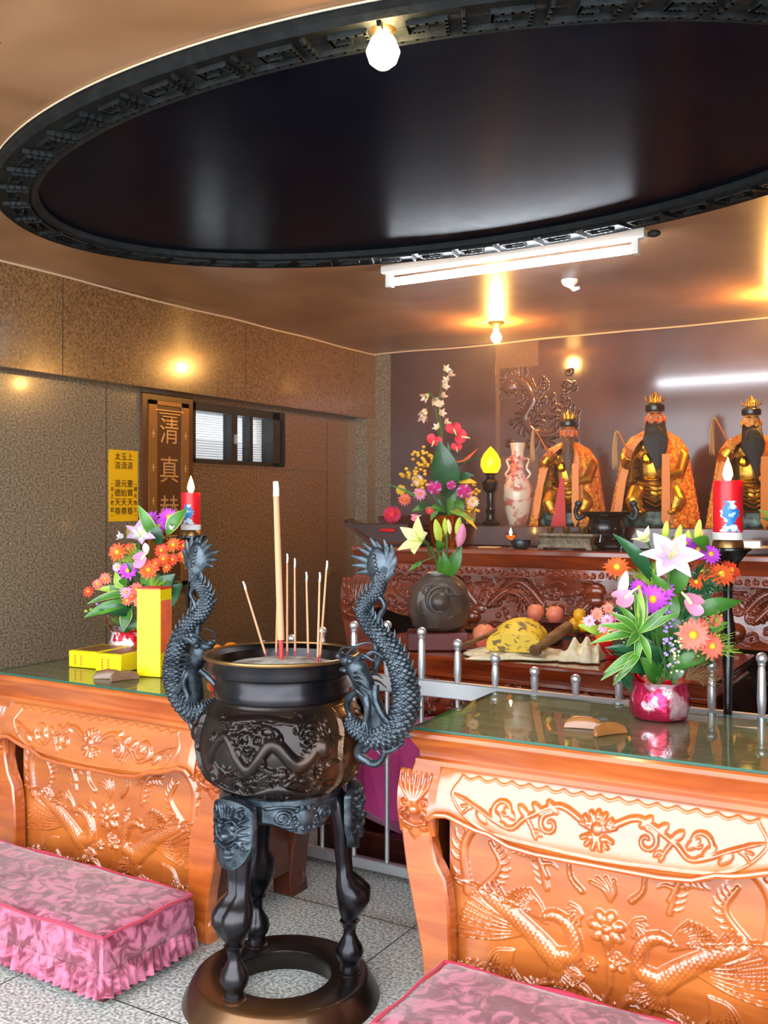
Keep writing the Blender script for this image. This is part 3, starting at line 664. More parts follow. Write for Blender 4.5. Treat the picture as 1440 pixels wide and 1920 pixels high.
# belly with cast clouds and dragons
bp = [(.196, .922), (.205, .905), (.232, .875), (.246, .83), (.250, .78), (.243, .73), (.222, .685), (.19, .655), (.165, .645)]
nth, nz = 560, 130
bc = Canvas(1.5, .26, .0026); r_ = random.Random(11)
PHI = -.1
for q in range(3):
    ox = .5 * q
    bc.stroke([(ox + .03, .12), (ox + .09, .17), (ox + .16, .11), (ox + .23, .16), (ox + .30, .12), (ox + .36, .15)], .010, .017, .012)
    bc.fan(ox + .37, .15, 2.0, 4.2, 8, .05, .045, .005, .012, .4); bc.dab(ox + .375, .15, .022, .018, 1.4)
    bc.stroke([(ox + .04, .06), (ox + .14, .045), (ox + .24, .07), (ox + .34, .05)], .012, .008, .011)
    bc.stroke([(ox + .08, .20), (ox + .2, .215), (ox + .3, .20), (ox + .36, .215)], .010, .006, .009)
    bc.stroke([(ox + .43, .03), (ox + .445, .08), (ox + .43, .13), (ox + .445, .18), (ox + .44, .23)], .005, .005, .010)
    for _ in range(95):
        x_, z_ = ox + r_.uniform(.02, .4), r_.uniform(.02, .215)
        if r_.random() < .55: bc.curl(x_, z_, r_.uniform(.008, .02), r_.uniform(0, 6), 1.1, .0042, r_.uniform(.005, .010), r_.choice((-1, 1)))
        else: bc.stroke([(x_, z_), (x_ + .025, z_ + r_.uniform(-.012, .012)), (x_ + .06, z_)], .005, .002, .007)
A, V = np.meshgrid(np.linspace(0, 2 * PI, nth, endpoint=False), np.linspace(0, 1, nz))
rz = np.array(bp); vv = np.linspace(0, 1, len(bp)); Rr = np.interp(V, vv, rz[:, 0]); Zz = np.interp(V, vv, rz[:, 1])
ker = np.hanning(17); ker /= ker.sum()
Rr = np.tile(np.convolve(np.pad(Rr[:, 0], 8, mode='edge'), ker, 'valid')[:, None], (1, nth))
Hh = bc.at(((A + PHI) % (2 * PI) / (2 * PI) * 1.5) % 1.5, (1 - V) * .26) * 1.0
Rr = Rr + Hh * 1.5 * np.clip(V * 6 - .7, 0, 1)
vs = np.stack([Rr * np.cos(A), Rr * np.sin(A), Zz], -1).reshape(-1, 3).tolist(); ix = np.arange(nth * nz).reshape(nz, nth)
Fq = np.stack([ix[:-1], ix[1:], np.roll(ix, -1, 1)[1:], np.roll(ix, -1, 1)[:-1]], -1).reshape(-1, 4).tolist()
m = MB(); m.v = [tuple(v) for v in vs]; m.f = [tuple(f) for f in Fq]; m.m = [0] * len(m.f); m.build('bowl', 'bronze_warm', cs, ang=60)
# skirt band and ornament under the bowl
MB().lathe([(.10, .65), (.178, .652), (.184, .645), (.184, .63), (.174, .622), (.172, .58), (.160, .57), (.12, .565), (.10, .60)], 64, caps=False).build('collar', 'bronze_gray', cs)
for a0 in (-PI / 6, PI / 2, 7 * PI / 6):           # scalloped ornament between the legs
    c = Canvas(.24, .10, .0022); c.mirror
    c.curl(.05, .05, .024, 0, 1.1, .006, .010); c.curl(.085, .035, .018, PI, 1.1, .005, .009, -1); c.stroke([(.01, .08), (.06, .085), (.12, .07)], .006, .006, .009)
    c.stroke([(.01, .03), (.04, .02), (.09, .015)], .007, .004, .009); c.mirror(); c.dab(.12, .05, .03, .012)
    for q in range(10): a = q * PI / 5; c.dab(.12 + .034 * math.cos(a), .05 + .034 * math.sin(a), .006, .012)
    o = relief('collar_ornament', c, 'bronze_gray', cs, y=0, t=.006, x0=-.12, z0=-.05, low=lambda X: .02 - .02 * np.cos((X - .12) / .12 * PI), bulge=lambda X, Z, V: -((X - .12) ** 2) / .36)
    o.location = (.178 * math.cos(a0), .178 * math.sin(a0), .595); o.rotation_euler = (0, 0, a0 + PI / 2)
mk = Canvas(.15, .20, .0018)
for s_ in (-1, 1):
    mk.curl(.075 + s_ * .05, .165, .016, PI / 2, .9, .006, .012, s_); mk.dab(.075 + s_ * .024, .125, .012, .016); mk.stroke([(.075 + s_ * .008, .14), (.075 + s_ * .03, .148), (.075 + s_ * .045, .135)], .006, .004, .020)
    mk.stroke([(.075 + s_ * .012, .085), (.075 + s_ * .035, .10), (.075 + s_ * .04, .12)], .006, .005, .014); mk.curl(.075 + s_ * .035, .075, .015, 0, .9, .005, .012, s_)
    for q in range(5): mk.stroke([(.075 + s_ * .045, .07 + q * .018), (.075 + s_ * .065, .065 + q * .022)], .005, .003, .008)
mk.dab(.075, .10, .014, .024, 1.3); mk.stroke([(.05, .078), (.075, .07), (.10, .078)], .006, .006, .018); mk.dab(.075, .052, .014, .014, 1.5); mk.dab(.075, .038, .010, .012, 1.8)
for q in range(5): mk.stroke([(.075 + (q - 2) * .008, .15), (.075 + (q - 2) * .013, .18)], .005, .003, .012)
for i, a0 in enumerate((-PI / 2 - .06, PI / 6, 5 * PI / 6)):
    m = MB(); m.T = Matrix.Rotation(a0, 4, 'Z') @ Matrix.Translation((.20, 0, 0))
    R = []
    for z, ox, rx, ry, n in ((.64, -.055, .035, .05, 0), (.60, -.03, .036, .054, .0), (.52, -.012, .036, .05, .1), (.47, -.012, .032, .042, .18), (.42, -.010, .028, .036, .2), (.375, -.006, .028, .036, .2), (.352, .006, .044, .056, .2), (.328, .018, .056, .066, .15), (.298, .020, .054, .064, .1), (.268, .014, .042, .050, .05), (.246, .008, .028, .034, 0), (.232, .008, .022, .026, 0)):
        R.append([(ox + rx * (1 - n * abs(math.sin(1.5 * q)) ** 8) * math.cos(q), ry * (1 - n * math.exp(-(q if q < PI else 2 * PI - q) ** 2 * 14) * 1.6) * math.sin(q) if 0 else ry * math.sin(q), z) for q in [2 * PI * j / 28 for j in range(28)]])
        R[-1] = [(x - (n * .10 * math.exp(-(y / .010) ** 2) * (1 if x > ox else 0)), y, z) for x, y, z in R[-1]]
    m.rings(R[::-1])
    m.lathe([(.024, .236), (.031, .230), (.024, .223), (.019, .205), (.019, .19), (.027, .172), (.038, .155), (.043, .135), (.038, .116), (.028, .102), (.030, .094), (.03, .074)], 24, cx=.008)
    lg = m.build('leg', 'bronze', cs, ang=50)
    m = MB(); m.T = Matrix.Rotation(a0, 4, 'Z') @ Matrix.Translation((.208, 0, 0))
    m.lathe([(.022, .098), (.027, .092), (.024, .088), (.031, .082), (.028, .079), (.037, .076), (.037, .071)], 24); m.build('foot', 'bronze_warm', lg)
    o = relief('lion_mask', mk, 'bronze_gray', lg, y=0, t=.02, x0=-.075, z0=-.10, low=lambda X: .10 - .10 * np.sqrt(np.clip(1 - ((X - .075) / .0755) ** 2, 0, 1)), high=lambda X: .165 + .035 * np.sqrt(np.clip(1 - ((X - .075) / .0755) ** 2, 0, 1)),
               bulge=lambda X, Z, V: .016 - ((X - .075) ** 2) * 4)
    o.location = (.222 * math.cos(a0), .222 * math.sin(a0), .555); o.rotation_euler = (0, 0, a0 + PI / 2)
def scale_disp(n_along, n_round, amp):
    def f(u, q):
        a = u * n_along * .5; b_ = q / (2 * PI) * n_round
        return amp * (abs(math.sin(PI * (a + b_))) * abs(math.sin(PI * (a - b_)))) ** .5 - amp * .5
    return f
def dragon_handle(sx):
    h_ = thing('x', (0, 0, 0), '', ''); del h_['label']; del h_['category']; h_.name = 'dragon_handle'; h_.parent = cs
    D = MB(); D.T = Matrix.Scale(sx, 4, (1, 0, 0)) if sx < 0 else Matrix()
    P3 = lambda L_: [(x, y, z) for x, z, y in [(p + (0,))[:3] if len(p) == 2 else p for p in L_]]
    body = [(.372, 1.32), (.360, 1.29), (.343, 1.25), (.312, 1.222), (.297, 1.186), (.322, 1.147), (.372, 1.108), (.412, 1.052), (.434, .99), (.435, .925), (.403, .862), (.345, .832), (.288, .842), (.245, .862)]
    C = spline(P3(body), 16); n = len(C)
    rad = [np.interp(i / (n - 1), [0, .12, .25, .38, .5, .65, .8, .9, 1], [.010, .019, .021, .024, .03, .037, .038, .032, .024]) for i in range(n)]
    D2 = spline(P3(body), 60); n2 = len(D2); rad2 = [float(np.interp(i / (n2 - 1), [j / (n - 1) for j in range(n)], rad)) for i in range(n2)]
    D.tube(D2, rad2, 54, disp=scale_disp(96, 9, .3))
    b_ = D.build('body', 'bronze_gray', h_, ang=75)
    F = MB(); F.T = D.T
    for i in range(18, n - 26, 5):                   # back spines on the outer side
        t_ = (C[i + 1] - C[i]).normalized(); nn = Vector((t_.z, 0, -t_.x)); nn = -nn if i < 0 else nn
        out = nn if nn.dot(C[i] - Vector((.34, 0, 1.0))) > 0 else -nn
        if i < 75: out = out if i > 60 else (nn * (1 if nn.x < 0 else -1) if i < 60 else out)
        p = C[i] + out * rad[i] * .8; F.tube([p, p + out * .012 - t_ * .004, p + out * .022 - t_ * .016], [.007, .005, .001], 6)
    F.build('spines', 'bronze_gray', h_)
    F = MB(); F.T = D.T
    base = Vector((.352, 0, 1.285))
    for tx, tz in ((.318, 1.402), (.340, 1.392), (.365, 1.398), (.390, 1.384), (.404, 1.352), (.276, 1.374), (.250, 1.350), (.256, 1.322), (.272, 1.300), (.402, 1.315), (.296, 1.386)):
        tip = Vector((tx, 0, tz)); st_ = base.lerp(tip, .15); mid = base.lerp(tip, .55) + Vector((.012, .004, .012))
        C2 = spline([st_, mid, tip], 8); F.tube(C2, [.019 * (1 - (q / len(C2)) ** 1.6) + .0008 for q in range(len(C2))], 10, flat=.45, up=(0, 1, 0))
    F.ell((.344, 0, 1.325), (.036, .012, .052), 16, 12); F.ell((.348, 0, 1.285), (.024, .016, .03), 12, 8)
    for q in range(9): F.ell((.338 + .003 * q, -.012, 1.35 - q * .012), (.007, .005, .007), 8, 6)
    F.build('tail_fin', 'bronze_gray', h_)
    F = MB(); F.T = D.T                              # head with horns, jaws, whiskers and mane
    F.tube(spline([(.350, 0, .87), (.338, -.02, .93), (.322, -.035, .985), (.298, -.038, 1.025)], 6), [.03] * 6 + [.028] * 6 + [.03] * 7, 14)
    F.ell((.296, -.038, 1.03), (.034, .03, .034), 14, 10); F.ell((.270, -.040, 1.05), (.030, .020, .017), 14, 8); F.ell((.262, -.038, 1.022), (.024, .017, .010), 12, 8)
    F.ell((.244, -.042, 1.062), (.013, .018, .012), 10, 6)
    for sy in (-1, 1):
        F.ell((.288, -.038 + sy * .024, 1.052), (.010, .008, .009), 10, 6)
        F.tube(spline([(.305, -.038 + sy * .015, 1.055), (.335, -.038 + sy * .028, 1.075), (.372, -.038 + sy * .03, 1.062), (.395, -.038 + sy * .03, 1.072)], 6), [.008 - .0003 * q for q in range(19)], 7)
        F.tube(spline([(.25, -.038 + sy * .014, 1.06), (.272, -.038 + sy * .04, 1.088), (.315, -.038 + sy * .045, 1.098), (.34, -.038 + sy * .045, 1.08)], 6), [.005 - .0002 * q for q in range(19)], 6)
        for q, (ex_, ez) in enumerate(((.345, 1.02), (.36, 1.0), (.372, .975), (.352, .96))):
            F.tube(spline([(.308, -.038 + sy * .02, 1.02 - q * .012), ((.308 + ex_) / 2, -.038 + sy * .045, (1.03 - q * .012 + ez) / 2), (ex_, -.038 + sy * .04, ez)], 5), [.010 - .0008 * k_ for k_ in range(11)], 7, flat=.6)
    F.build('head', 'bronze_gray', h_)
    F = MB(); F.T = D.T
    for pts, r0 in (([(.30, -.03, .97), (.262, -.02, .94), (.245, -.01, .91), (.250, 0, .885), (.275, -.01, .862)], .011), ([(.355, -.03, .985), (.362, -.04, .94), (.385, -.035, .90), (.40, -.03, .885)], .012),
                    ([(.33, -.045, .975), (.345, -.055, .93), (.335, -.05, .885)], .012), ([(.376, -.0, 1.09), (.352, 0, 1.06), (.338, 0, 1.03)], .014), ([(.337, 0, 1.14), (.339, 0, 1.06)], .012),
                    ([(.325, 0, 1.235), (.352, 0, 1.232), (.368, 0, 1.208), (.352, 0, 1.18), (.345, 0, 1.15)], .010)):
        C2 = spline(pts, 6); F.tube(C2, [r0 * (1 - .3 * q / len(C2)) for q in range(len(C2))], 9)
        e = C2[-1]; 
        for dx in (-.012, 0, .012): F.cone(e, e + Vector((dx, -.008, -.022)), .005, 6)
    F.build('claws', 'bronze_gray', h_)
    F = MB(); F.T = D.T                              # cloud scroll under the body
    for pts, r0 in (([(.32, 0, .825), (.288, 0, .80), (.276, 0, .775), (.295, 0, .762), (.33, 0, .752), (.355, 0, .762), (.372, 0, .79), (.395, 0, .80), (.43, 0, .826)], .014),
                    ([(.30, 0, .785), (.312, 0, .80), (.300, 0, .81), (.288, 0, .797)], .010), ([(.372, 0, .79), (.362, 0, .808), (.38, 0, .818), (.39, 0, .806)], .010)):
        C2 = spline(pts, 6); F.tube(C2, [r0 * (1 - .65 * (q / len(C2)) ** 2) for q in range(len(C2))], 9)
    F.tube(spline([(.345, 0, .835), (.30, 0, .828), (.27, 0, .85), (.238, 0, .87)], 6), .016, 9)
    F.build('cloud_scroll', 'bronze_gray', h_)
dragon_handle(1); dragon_handle(-1)
# incense sticks
sticks = [((-.023, 1.569), (.0, 1.015), .0105, 0, 'thick tall incense stick standing in the middle of the bronze censer'),
          ((-.192, 1.252), (-.095, 1.01), .0038, .05, 'thin incense stick leaning left, nearest the left dragon handle'),
          ((-.036, 1.328), (-.044, 1.02), .0035, .03, 'thin incense stick just left of the thick one, leftmost of the close trio'),
          ((-.024, 1.345), (-.024, 1.02), .0035, .06, 'thin incense stick with the highest tip right beside the thick stick'),
          ((-.010, 1.330), (-.008, 1.02), .0035, .08, 'thin incense stick half hidden behind the thick stick'),
          ((.042, 1.290), (.050, 1.02), .0035, .07, 'single thin incense stick just right of the thick one'),
          ((.127, 1.328), (.100, 1.02), .0035, .06, 'thin incense stick tilting right with the taller curved ash tip'),
          ((.128, 1.295), (.120, 1.02), .0035, .02, 'rightmost upright thin incense stick in the censer')]
for (tx, tz), (bx, bz), r, oy, lab in sticks:
    t = thing('incense_stick', (CX + bx, CY + oy, bz), lab, 'incense stick', 'incense sticks in the bronze censer')
    d = Vector((tx - bx, 0, tz - bz)); al = .045 if r > .005 else .028; u = d.normalized()
    MB().tube([u * (.07 if r > .005 else .02), d - u * al], [r * 1.05, r * .85], 12).build('stick', 'incense', t)
    MB().tube([u * -.01, u * (.07 if r > .005 else .02)], [r * .7, r * .7], 10).build('stem', 'incense_red', t)
    MB().tube([d - u * al, d - u * al * .5 + Vector((.0015, 0, 0)), d], [r * .95, r * .9, r * .8], 12).build('ash_tip', 'incense_ash', t)
# ------------------------------------------------------------------ altars
ALx0, ALx1 = -2.66, -.88
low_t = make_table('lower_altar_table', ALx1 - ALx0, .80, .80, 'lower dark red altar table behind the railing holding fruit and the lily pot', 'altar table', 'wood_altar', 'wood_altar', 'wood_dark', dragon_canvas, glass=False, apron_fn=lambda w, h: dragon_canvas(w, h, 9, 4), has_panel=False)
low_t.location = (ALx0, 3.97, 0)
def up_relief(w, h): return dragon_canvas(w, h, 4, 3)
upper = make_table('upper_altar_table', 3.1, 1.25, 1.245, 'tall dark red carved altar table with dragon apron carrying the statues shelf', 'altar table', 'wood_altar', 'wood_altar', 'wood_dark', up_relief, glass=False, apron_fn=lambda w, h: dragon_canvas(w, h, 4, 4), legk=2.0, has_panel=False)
upper.location = (-3.27, 5.03, 0)
fc = Canvas(2.9, .055, .0025); r_ = random.Random(2)
for i in range(70): fc.curl(.02 + i * .0415, .028, .016, r_.uniform(0, 6), 1, .005, .008, (-1) ** i)
relief('carved_frieze', fc, 'wood_altar', upper, y=-.004, t=.01, x0=.1, z0=1.09)
# long carved dragon panel under the upper altar's top
pc = dragon_canvas(2.7, .33, 21, 4)
relief('dragon_panel', pc, 'wood_altar', upper, y=.03, t=.02, x0=.2, z0=.80, low=lambda X: .06 + .05 * np.cos(X / 2.7 * 2 * PI))
sh = thing('statue_shelf', (-1.72, 5.42, 1.247), 'long dark red stepped shelf with upturned ends standing on the upper altar', 'shelf')
prof = [(-1.62, .16), (-1.60, .175), (-1.5, .125), (-1.4, .12), (1.4, .12), (1.5, .125), (1.60, .175), (1.62, .16), (1.55, .09), (1.35, .085), (1.3, .0), (-1.3, .0), (-1.35, .085), (-1.55, .09)]
MB().prism(prof, 0, .78, .004).build('shelf_board', 'wood_dark', sh, ang=30)
for s_ in (-1, 1): MB().tube(spline([(s_ * 1.58, .0, .165), (s_ * 1.5, -.004, .11), (s_ * 1.38, -.004, .095), (s_ * 1.2, -.004, .10)], 6), .006, 6).build('edge_bead', 'wood_altar', sh)
bw = MB().lathe([(.001, .0), (.05, .0), (.06, .01)], 10)
t = thing('boat_trough', (-3.08, 5.05, 1.246), 'dark red boat-shaped wooden trough with upturned tip at the altar end', 'trough')
MB().prism([(-.27, .13), (-.24, .15), (-.19, .135), (.19, .135), (.19, .01), (-.02, .0), (-.12, .03), (-.2, .08)], 0, .12, .004).build('body', 'wood_dark', t, ang=30)
MB().tube(spline([(-.19, -.006, .10), (-.1, -.006, .05), (.0, -.006, .02), (.17, -.006, .02)], 6), .004, 6).build('edge_bead', 'wood_altar', t)
MB().ell((-.262, .06, .145), (.022, .06, .016), 12, 8).build('curled_tip', 'black', t)
MB().ell((.05, -.008, .095), (.06, .006, .012), 10, 6).build('red_ornament', 'red', t)
# ------------------------------------------------------------------ flowers
UD, CD = Vector((0, 0, 1)), Vector((0, -1, 0))
def frame(o, d):
    d = Vector(d).normalized(); a = d.cross(Vector((.13, .9, .3))).normalized(); b = d.cross(a); return d, a, b
def daisy(par, c, r, col, face=(0, -1, .35), n=14, center='p_yellow', name='daisy', layers=2):
    m = MB(); d, a, b = frame(c, face); c = Vector(c)
    for L in range(layers):
        for i in range(n):
            q = 2 * PI * (i + .5 * L) / n + random.uniform(-.08, .08); v = a * math.cos(q) + b * math.sin(q)
            m.petal(c + v * r * .15, v + d * (.15 + .35 * L), d, r * (1 - .18 * L) * random.uniform(.88, 1.05), r * .42, .45, 4, .12)
    m.mi = 1; T = m.T; m.ell(c + d * r * .06, (r * .26,) * 3, 10, 6); m.T = T
    m.mi = 2; m.tube([c - d * r * .02, c - d * r * .5 + Vector((0, .01, -r * .8))], r * .08, 5)
    return m.build(name, [col, center, 'stem'], par)
def mum(par, c, r, col, name='globe_flower', tips='p_lilac'):
    m = MB(); c = Vector(c)
    for i in range(90):
        z = 1 - 2 * (i + .5) / 90; q = i * 2.4; s_ = math.sqrt(1 - z * z); d = Vector((s_ * math.cos(q), s_ * math.sin(q), z))
        m.mi = 1 if i % 5 == 0 else 0
        m.petal(c + d * r * .35, d, d.cross(Vector((0, .1, 1))), r * .7, r * .26, .3, 2, .2)
    m.mi = 0; m.ell(c, (r * .6,) * 3, 10, 8); return m.build(name, [col, tips], par)
def lily(par, c, r, col, face=(-.2, -1, .4), inner=None, open_=.8, name='lily', n=6):
    m = MB(); d, a, b = frame(c, face); c = Vector(c)
    for i in range(n):
        q = 2 * PI * i / n; v = a * math.cos(q) + b * math.sin(q); dd = d * (1.15 - open_) + v * open_
        m.mi = 0; m.petal(c, dd, d - v * .3, r * 1.15, r * (.74 if i % 2 else .56), .9 * open_, 8, .22, .75, 5)
        if inner: m.mi = 1; m.petal(c + d * r * .03, dd, d - v * .3, r * .9, r * .30, .9 * open_, 6, .22, .7, 3)
        if i < 5: m.mi = 2; m.tube([c, c + d * r * .35 + v * r * .1, c + d * r * .6 + v * r * .22], [r * .02, r * .015, r * .03], 5)
    m.mi = 3; m.tube([c + d * r * .05, c - d * r * .35, c - d * r * .5 + Vector((0, .01, -r * .5))], [r * .12, r * .07, r * .05], 6)
    return m.build(name, [col, inner or col, 'p_green', 'stem'], par)
def bud(par, p, q, r, col, name='bud'):
    m = MB(); p = Vector(p); q = Vector(q); m.tube([p.lerp(q, t) for t in (0, .1, .3, .55, .8, .93, 1)], [r * .35, r * .6, r * .95, r, r * .7, r * .35, r * .05], 10, disp=lambda u, a: .12 * math.cos(3 * a))
    m.mi = 1; m.tube([p + (p - q) * .35 + Vector((0, .004, 0)), p], [r * .22, r * .35], 6)
    return m.build(name, [col, 'stem'], par)
def anthurium(par, c, r, col, face=(0, -1, .3), up=(0, 0, 1), name='anthurium'):
    m = MB(); d = Vector(face).normalized(); a = d.cross(Vector(up)).normalized(); b = a.cross(d); c = Vector(c); R = []
    N = 28
    for k in range(5):
        s_ = k / 4; row = []
        for i in range(N):
            q = 2 * PI * i / N; x = .78 * math.sin(q) * (1 + .16 * math.cos(q)); y = .62 * math.cos(q) + .30 * math.exp(-(math.sin(q) / .22) ** 2) * (-1 if math.cos(q) > 0 else .6) + .1
            y = -y; row.append(tuple(c + a * x * r * s_ + b * y * r * s_ + d * r * .3 * s_ * s_ * (.35 + .3 * math.cos(2 * q))))
        if k: R.append(row)
    m.rings(R, caps=False); n0 = len(m.v); m.v.append(tuple(c)); m.f += [(n0, i, (i + 1) % N) for i in range(N)]; m.m += [0] * N
    m.mi = 1; m.tube([c + d * r * .02, c + d * r * .25 + b * r * .35, c + d * r * .42 + b * r * .75], [r * .09, r * .09, r * .05], 8)
    return m.build(name, [col, 'p_cream'], par)
def leaf(par, p, q, w, col='leaf', bow=.2, edge=None, name='leaf', nrm=(0, -1, .4)):
    m = MB(); p = Vector(p); q = Vector(q); d = q - p; L = d.length; n = Vector(nrm); s_ = d.cross(n).normalized(); nn = s_.cross(d).normalized(); K = 12; vs = []
    for i in range(K + 1):
        t = i / K; ww = w * .5 * math.sin(PI * min(.985, (t * .97 + .02) ** .85)) + .0008; c = p + d * t + nn * (bow * L * math.sin(PI * t)) + Vector((0, 0, -bow * L * .5 * t * t))
        for k in (-1, -.88, 0, .88, 1): vs.append(tuple(c + s_ * ww * k + nn * abs(k) * ww * .3))
    for i in range(K):
        for j in range(4): m.f.append((i * 5 + j, i * 5 + j + 1, i * 5 + j + 6, i * 5 + j + 5)); m.m.append(1 if edge and j in (0, 3) else 0)
    m.v = vs
    return m.build(name, [col, edge or col], par)
def sprig(par, p, q, col, n, r, spread, name='flower_sprig', stem='stem'):
    m = MB(); p = Vector(p); q = Vector(q); m.mi = 1; m.tube([p, p.lerp(q, .5) + Vector((.004, .004, 0)), q], .0014, 5); m.mi = 0
    for i in range(n):
        t = .3 + .7 * i / n; c = p.lerp(q, t) + Vector((random.uniform(-1, 1), random.uniform(-1, 1), random.uniform(-1, 1))) * spread * (1.1 - .5 * t)
        m.ell(c, (r, r, r * .8), 7, 5); m.mi = 1; m.tube([p.lerp(q, max(0, t - .12)), c], .0007, 4); m.mi = 0
    return m.build(name, [col, stem], par)
def needle(par, p, col, n, L, a0, a1, name='fern_spray', r=.0011):
    m = MB(); p = Vector(p)
    for i in range(n):
        a = a0 + (a1 - a0) * random.random(); l = L * random.uniform(.6, 1); y = random.uniform(-.5, .5)
        e = p + Vector((math.cos(a), y * .5, math.sin(a))) * l; mid = p.lerp(e, .55) + Vector((0, 0, .012))
        m.tube([p, mid, e], [r * 1.3, r, r * .3], 4)
        for k in range(4): c = p.lerp(e, .4 + .15 * k); m.tube([c, c + Vector((random.uniform(-.02, .02), random.uniform(-.01, .01), random.uniform(.0, .02)))], [r * .7, r * .2], 3)
    return m.build(name, col, par)
def wrapped_pot(par, r, h, m1, flapm, flap):
    b = MB(); b.lathe([(r * .86, 0), (r * .95, .006), (r * 1.02, h * .3), (r, h * .6), (r * .9, h * .9), (r * 1.0, h), (r * .8, h * .98), (r * .4, h * .93), (.001, h * .92)], 60,
                    wob=lambda a, z: .035 * math.sin(7 * a + z * 40) + .02 * math.sin(17 * a - z * 90))
    b.build('foil_pot', m1, par, ang=60)
    f = MB()
    for a, L, w_ in flap:
        d = Vector((math.cos(a), -abs(math.sin(a)) * .6, .0)); p = Vector((d.x * r * .7, d.y * r * .7, h * .85)); n = Vector((-d.y, d.x, 0))
        G = [[tuple(p + (d * .55 + Vector((0, 0, .8))) * L * i / 8 + n * (j / 6 - .5) * w_ * (1 - i / 8) ** .6 + Vector((0, 0, .004 * math.sin(i * 2 + j * 3)))) for j in range(7)] for i in range(9)]
        f.rings(G, closed=False)
    f.build('wrapper_flap', flapm, par)
YR = YAW
def pc(s): return lambda px, py, dep=0: (px / s, dep, py / s)
# right bouquet (local x = to the right seen from the front, -y = towards the kneelers)
B = thing('foil_wrapped_bouquet', (-.835, 3.03, .84), 'mixed flower bouquet in pink foil pot on the right glass-topped table', 'bouquet', rz=YR)
S1 = 605.
def R_(px, py, dep=0.0): return ((px - 1250) / S1, dep, (1336 - py) / S1)
wrapped_pot(B, .088, .115, 'foil', 'red_wrap', [(PI - .1, .11, .07), (PI - .5, .05, .08), (-.3, .05, .08), (-1.4, .03, .09)])
for c, r, col in (((1167, 1055, -.02), 24, 'p_orange'), ((1330, 1062, 0), 26, 'p_orange'), ((1362, 1068, -.02), 26, 'p_orange'), ((1388, 1062, .02), 22, 'p_redorange'), ((1312, 1082, -.03), 17, 'p_orange'), ((1344, 1046, .03), 18, 'p_orange')):
    daisy(B, R_(*c), r / S1, col, (random.uniform(-.4, .4), -.8, .7))
for c, r, col in (((1225, 1112, -.07), 30, 'p_purple'), ((1248, 1098, -.04), 22, 'p_purple'), ((1206, 1092, -.03), 17, 'p_purple'), ((1318, 1022, -.02), 20, 'p_purple'), ((1340, 1030, -.03), 20, 'p_purple'), ((1300, 1010, 0), 14, 'p_purple'),
                 ((1298, 1176, -.08), 31, 'p_coral'), ((1334, 1197, -.07), 25, 'p_coral'), ((1348, 1152, -.04), 14, 'p_coral'), ((1318, 1162, -.06), 16, 'p_coral')):
    daisy(B, R_(*c), r / S1, col, (random.uniform(-.3, .3), -1, random.uniform(.1, .6)))
for c, r in (((1110, 1152, -.06), 12), ((1126, 1140, -.05), 13), ((1142, 1150, -.07), 12), ((1148, 1130, -.04), 11), ((1134, 1164, -.07), 10), ((1158, 1145, -.05), 10), ((1160, 1166, -.07), 10)):
    daisy(B, R_(*c), r / S1, 'p_coral' if r % 2 else 'p_pink', (-.3, -1, .3), 8, 'p_coral', 'small_daisy')
lily(B, R_(1255, 1038, -.09), 52 / S1, 'p_white', (-.1, -.75, .65), 'p_lilac', .7)
lily(B, R_(1222, 1008, -.03), 27 / S1, 'p_cream', (-.6, -.3, .8), None, .45, n=5)
bud(B, R_(1172, 1112, -.03), R_(1180, 1060, -.05), .016, 'p_white')
for p, q in (((1262, 1010), (1264, 968)), ((1284, 1012), (1290, 975)), ((1322, 1008), (1326, 965)), ((1310, 1015), (1304, 985))): bud(B, R_(*p, .02), R_(*q, .0), .011, 'p_green')
anthurium(B, R_(1172, 1108, -.09), 33 / S1, 'p_pink', (-.3, -.6, .9), (1, 0, .3)); anthurium(B, R_(1292, 1118, -.09), 36 / S1, 'p_pink', (.3, -.7, .7), (-1, 0, .5))
for p, q, w_, c in (((1238, 1085), (1160, 985), .045, 'leaf_dark'), ((1272, 1110), (1288, 1020), .06, 'leaf'), ((1258, 1130), (1228, 1060), .06, 'leaf'), ((1300, 1145), (1398, 1112), .05, 'leaf'), ((1250, 1190), (1170, 1170), .05, 'leaf_dark'),
                    ((1252, 1220), (1140, 1195), .04, 'leaf_dark'), ((1250, 1200), (1232, 1130), .06, 'leaf'), ((1262, 1230), (1310, 1120), .06, 'leaf_dark'), ((1255, 1240), (1215, 1190), .05, 'leaf_dark'), ((1262, 1210), (1350, 1180), .05, 'leaf'),
                    ((1260, 1180), (1290, 1135), .06, 'leaf_dark'), ((1240, 1150), (1215, 1100), .05, 'leaf'), ((1140, 1180), (1095, 1160), .03, 'leaf_lime'), ((1340, 1020), (1302, 1000), .05, 'leaf'), ((1262, 1270), (1290, 1210), .06, 'leaf_dark'), ((1245, 1270), (1205, 1215), .06, 'leaf'), ((1252, 1240), (1335, 1215), .05, 'leaf'), ((1250, 1170), (1275, 1090), .07, 'leaf')):
    leaf(B, R_(*p, -.01), R_(*q, random.uniform(-.07, .0)), w_, c, .12)
for q in ((1186, 1085), (1196, 1078), (1208, 1092), (1162, 1118), (1120, 1150), (1108, 1185), (1132, 1238), (1128, 1252), (1160, 1240), (1190, 1222), (1216, 1222), (1248, 1112), (1262, 1128), (1140, 1128), (1166, 1190), (1150, 1262)):
    c0 = (1196, 1172) if q[1] < 1225 else (1200, 1205)
    leaf(B, R_(*c0, -.09), R_(*q, -.11 + random.uniform(-.03, .03)), .023, 'leaf_lime' if q[1] < 1080 else 'leaf', .14, 'leaf_edge', 'striped_leaf')
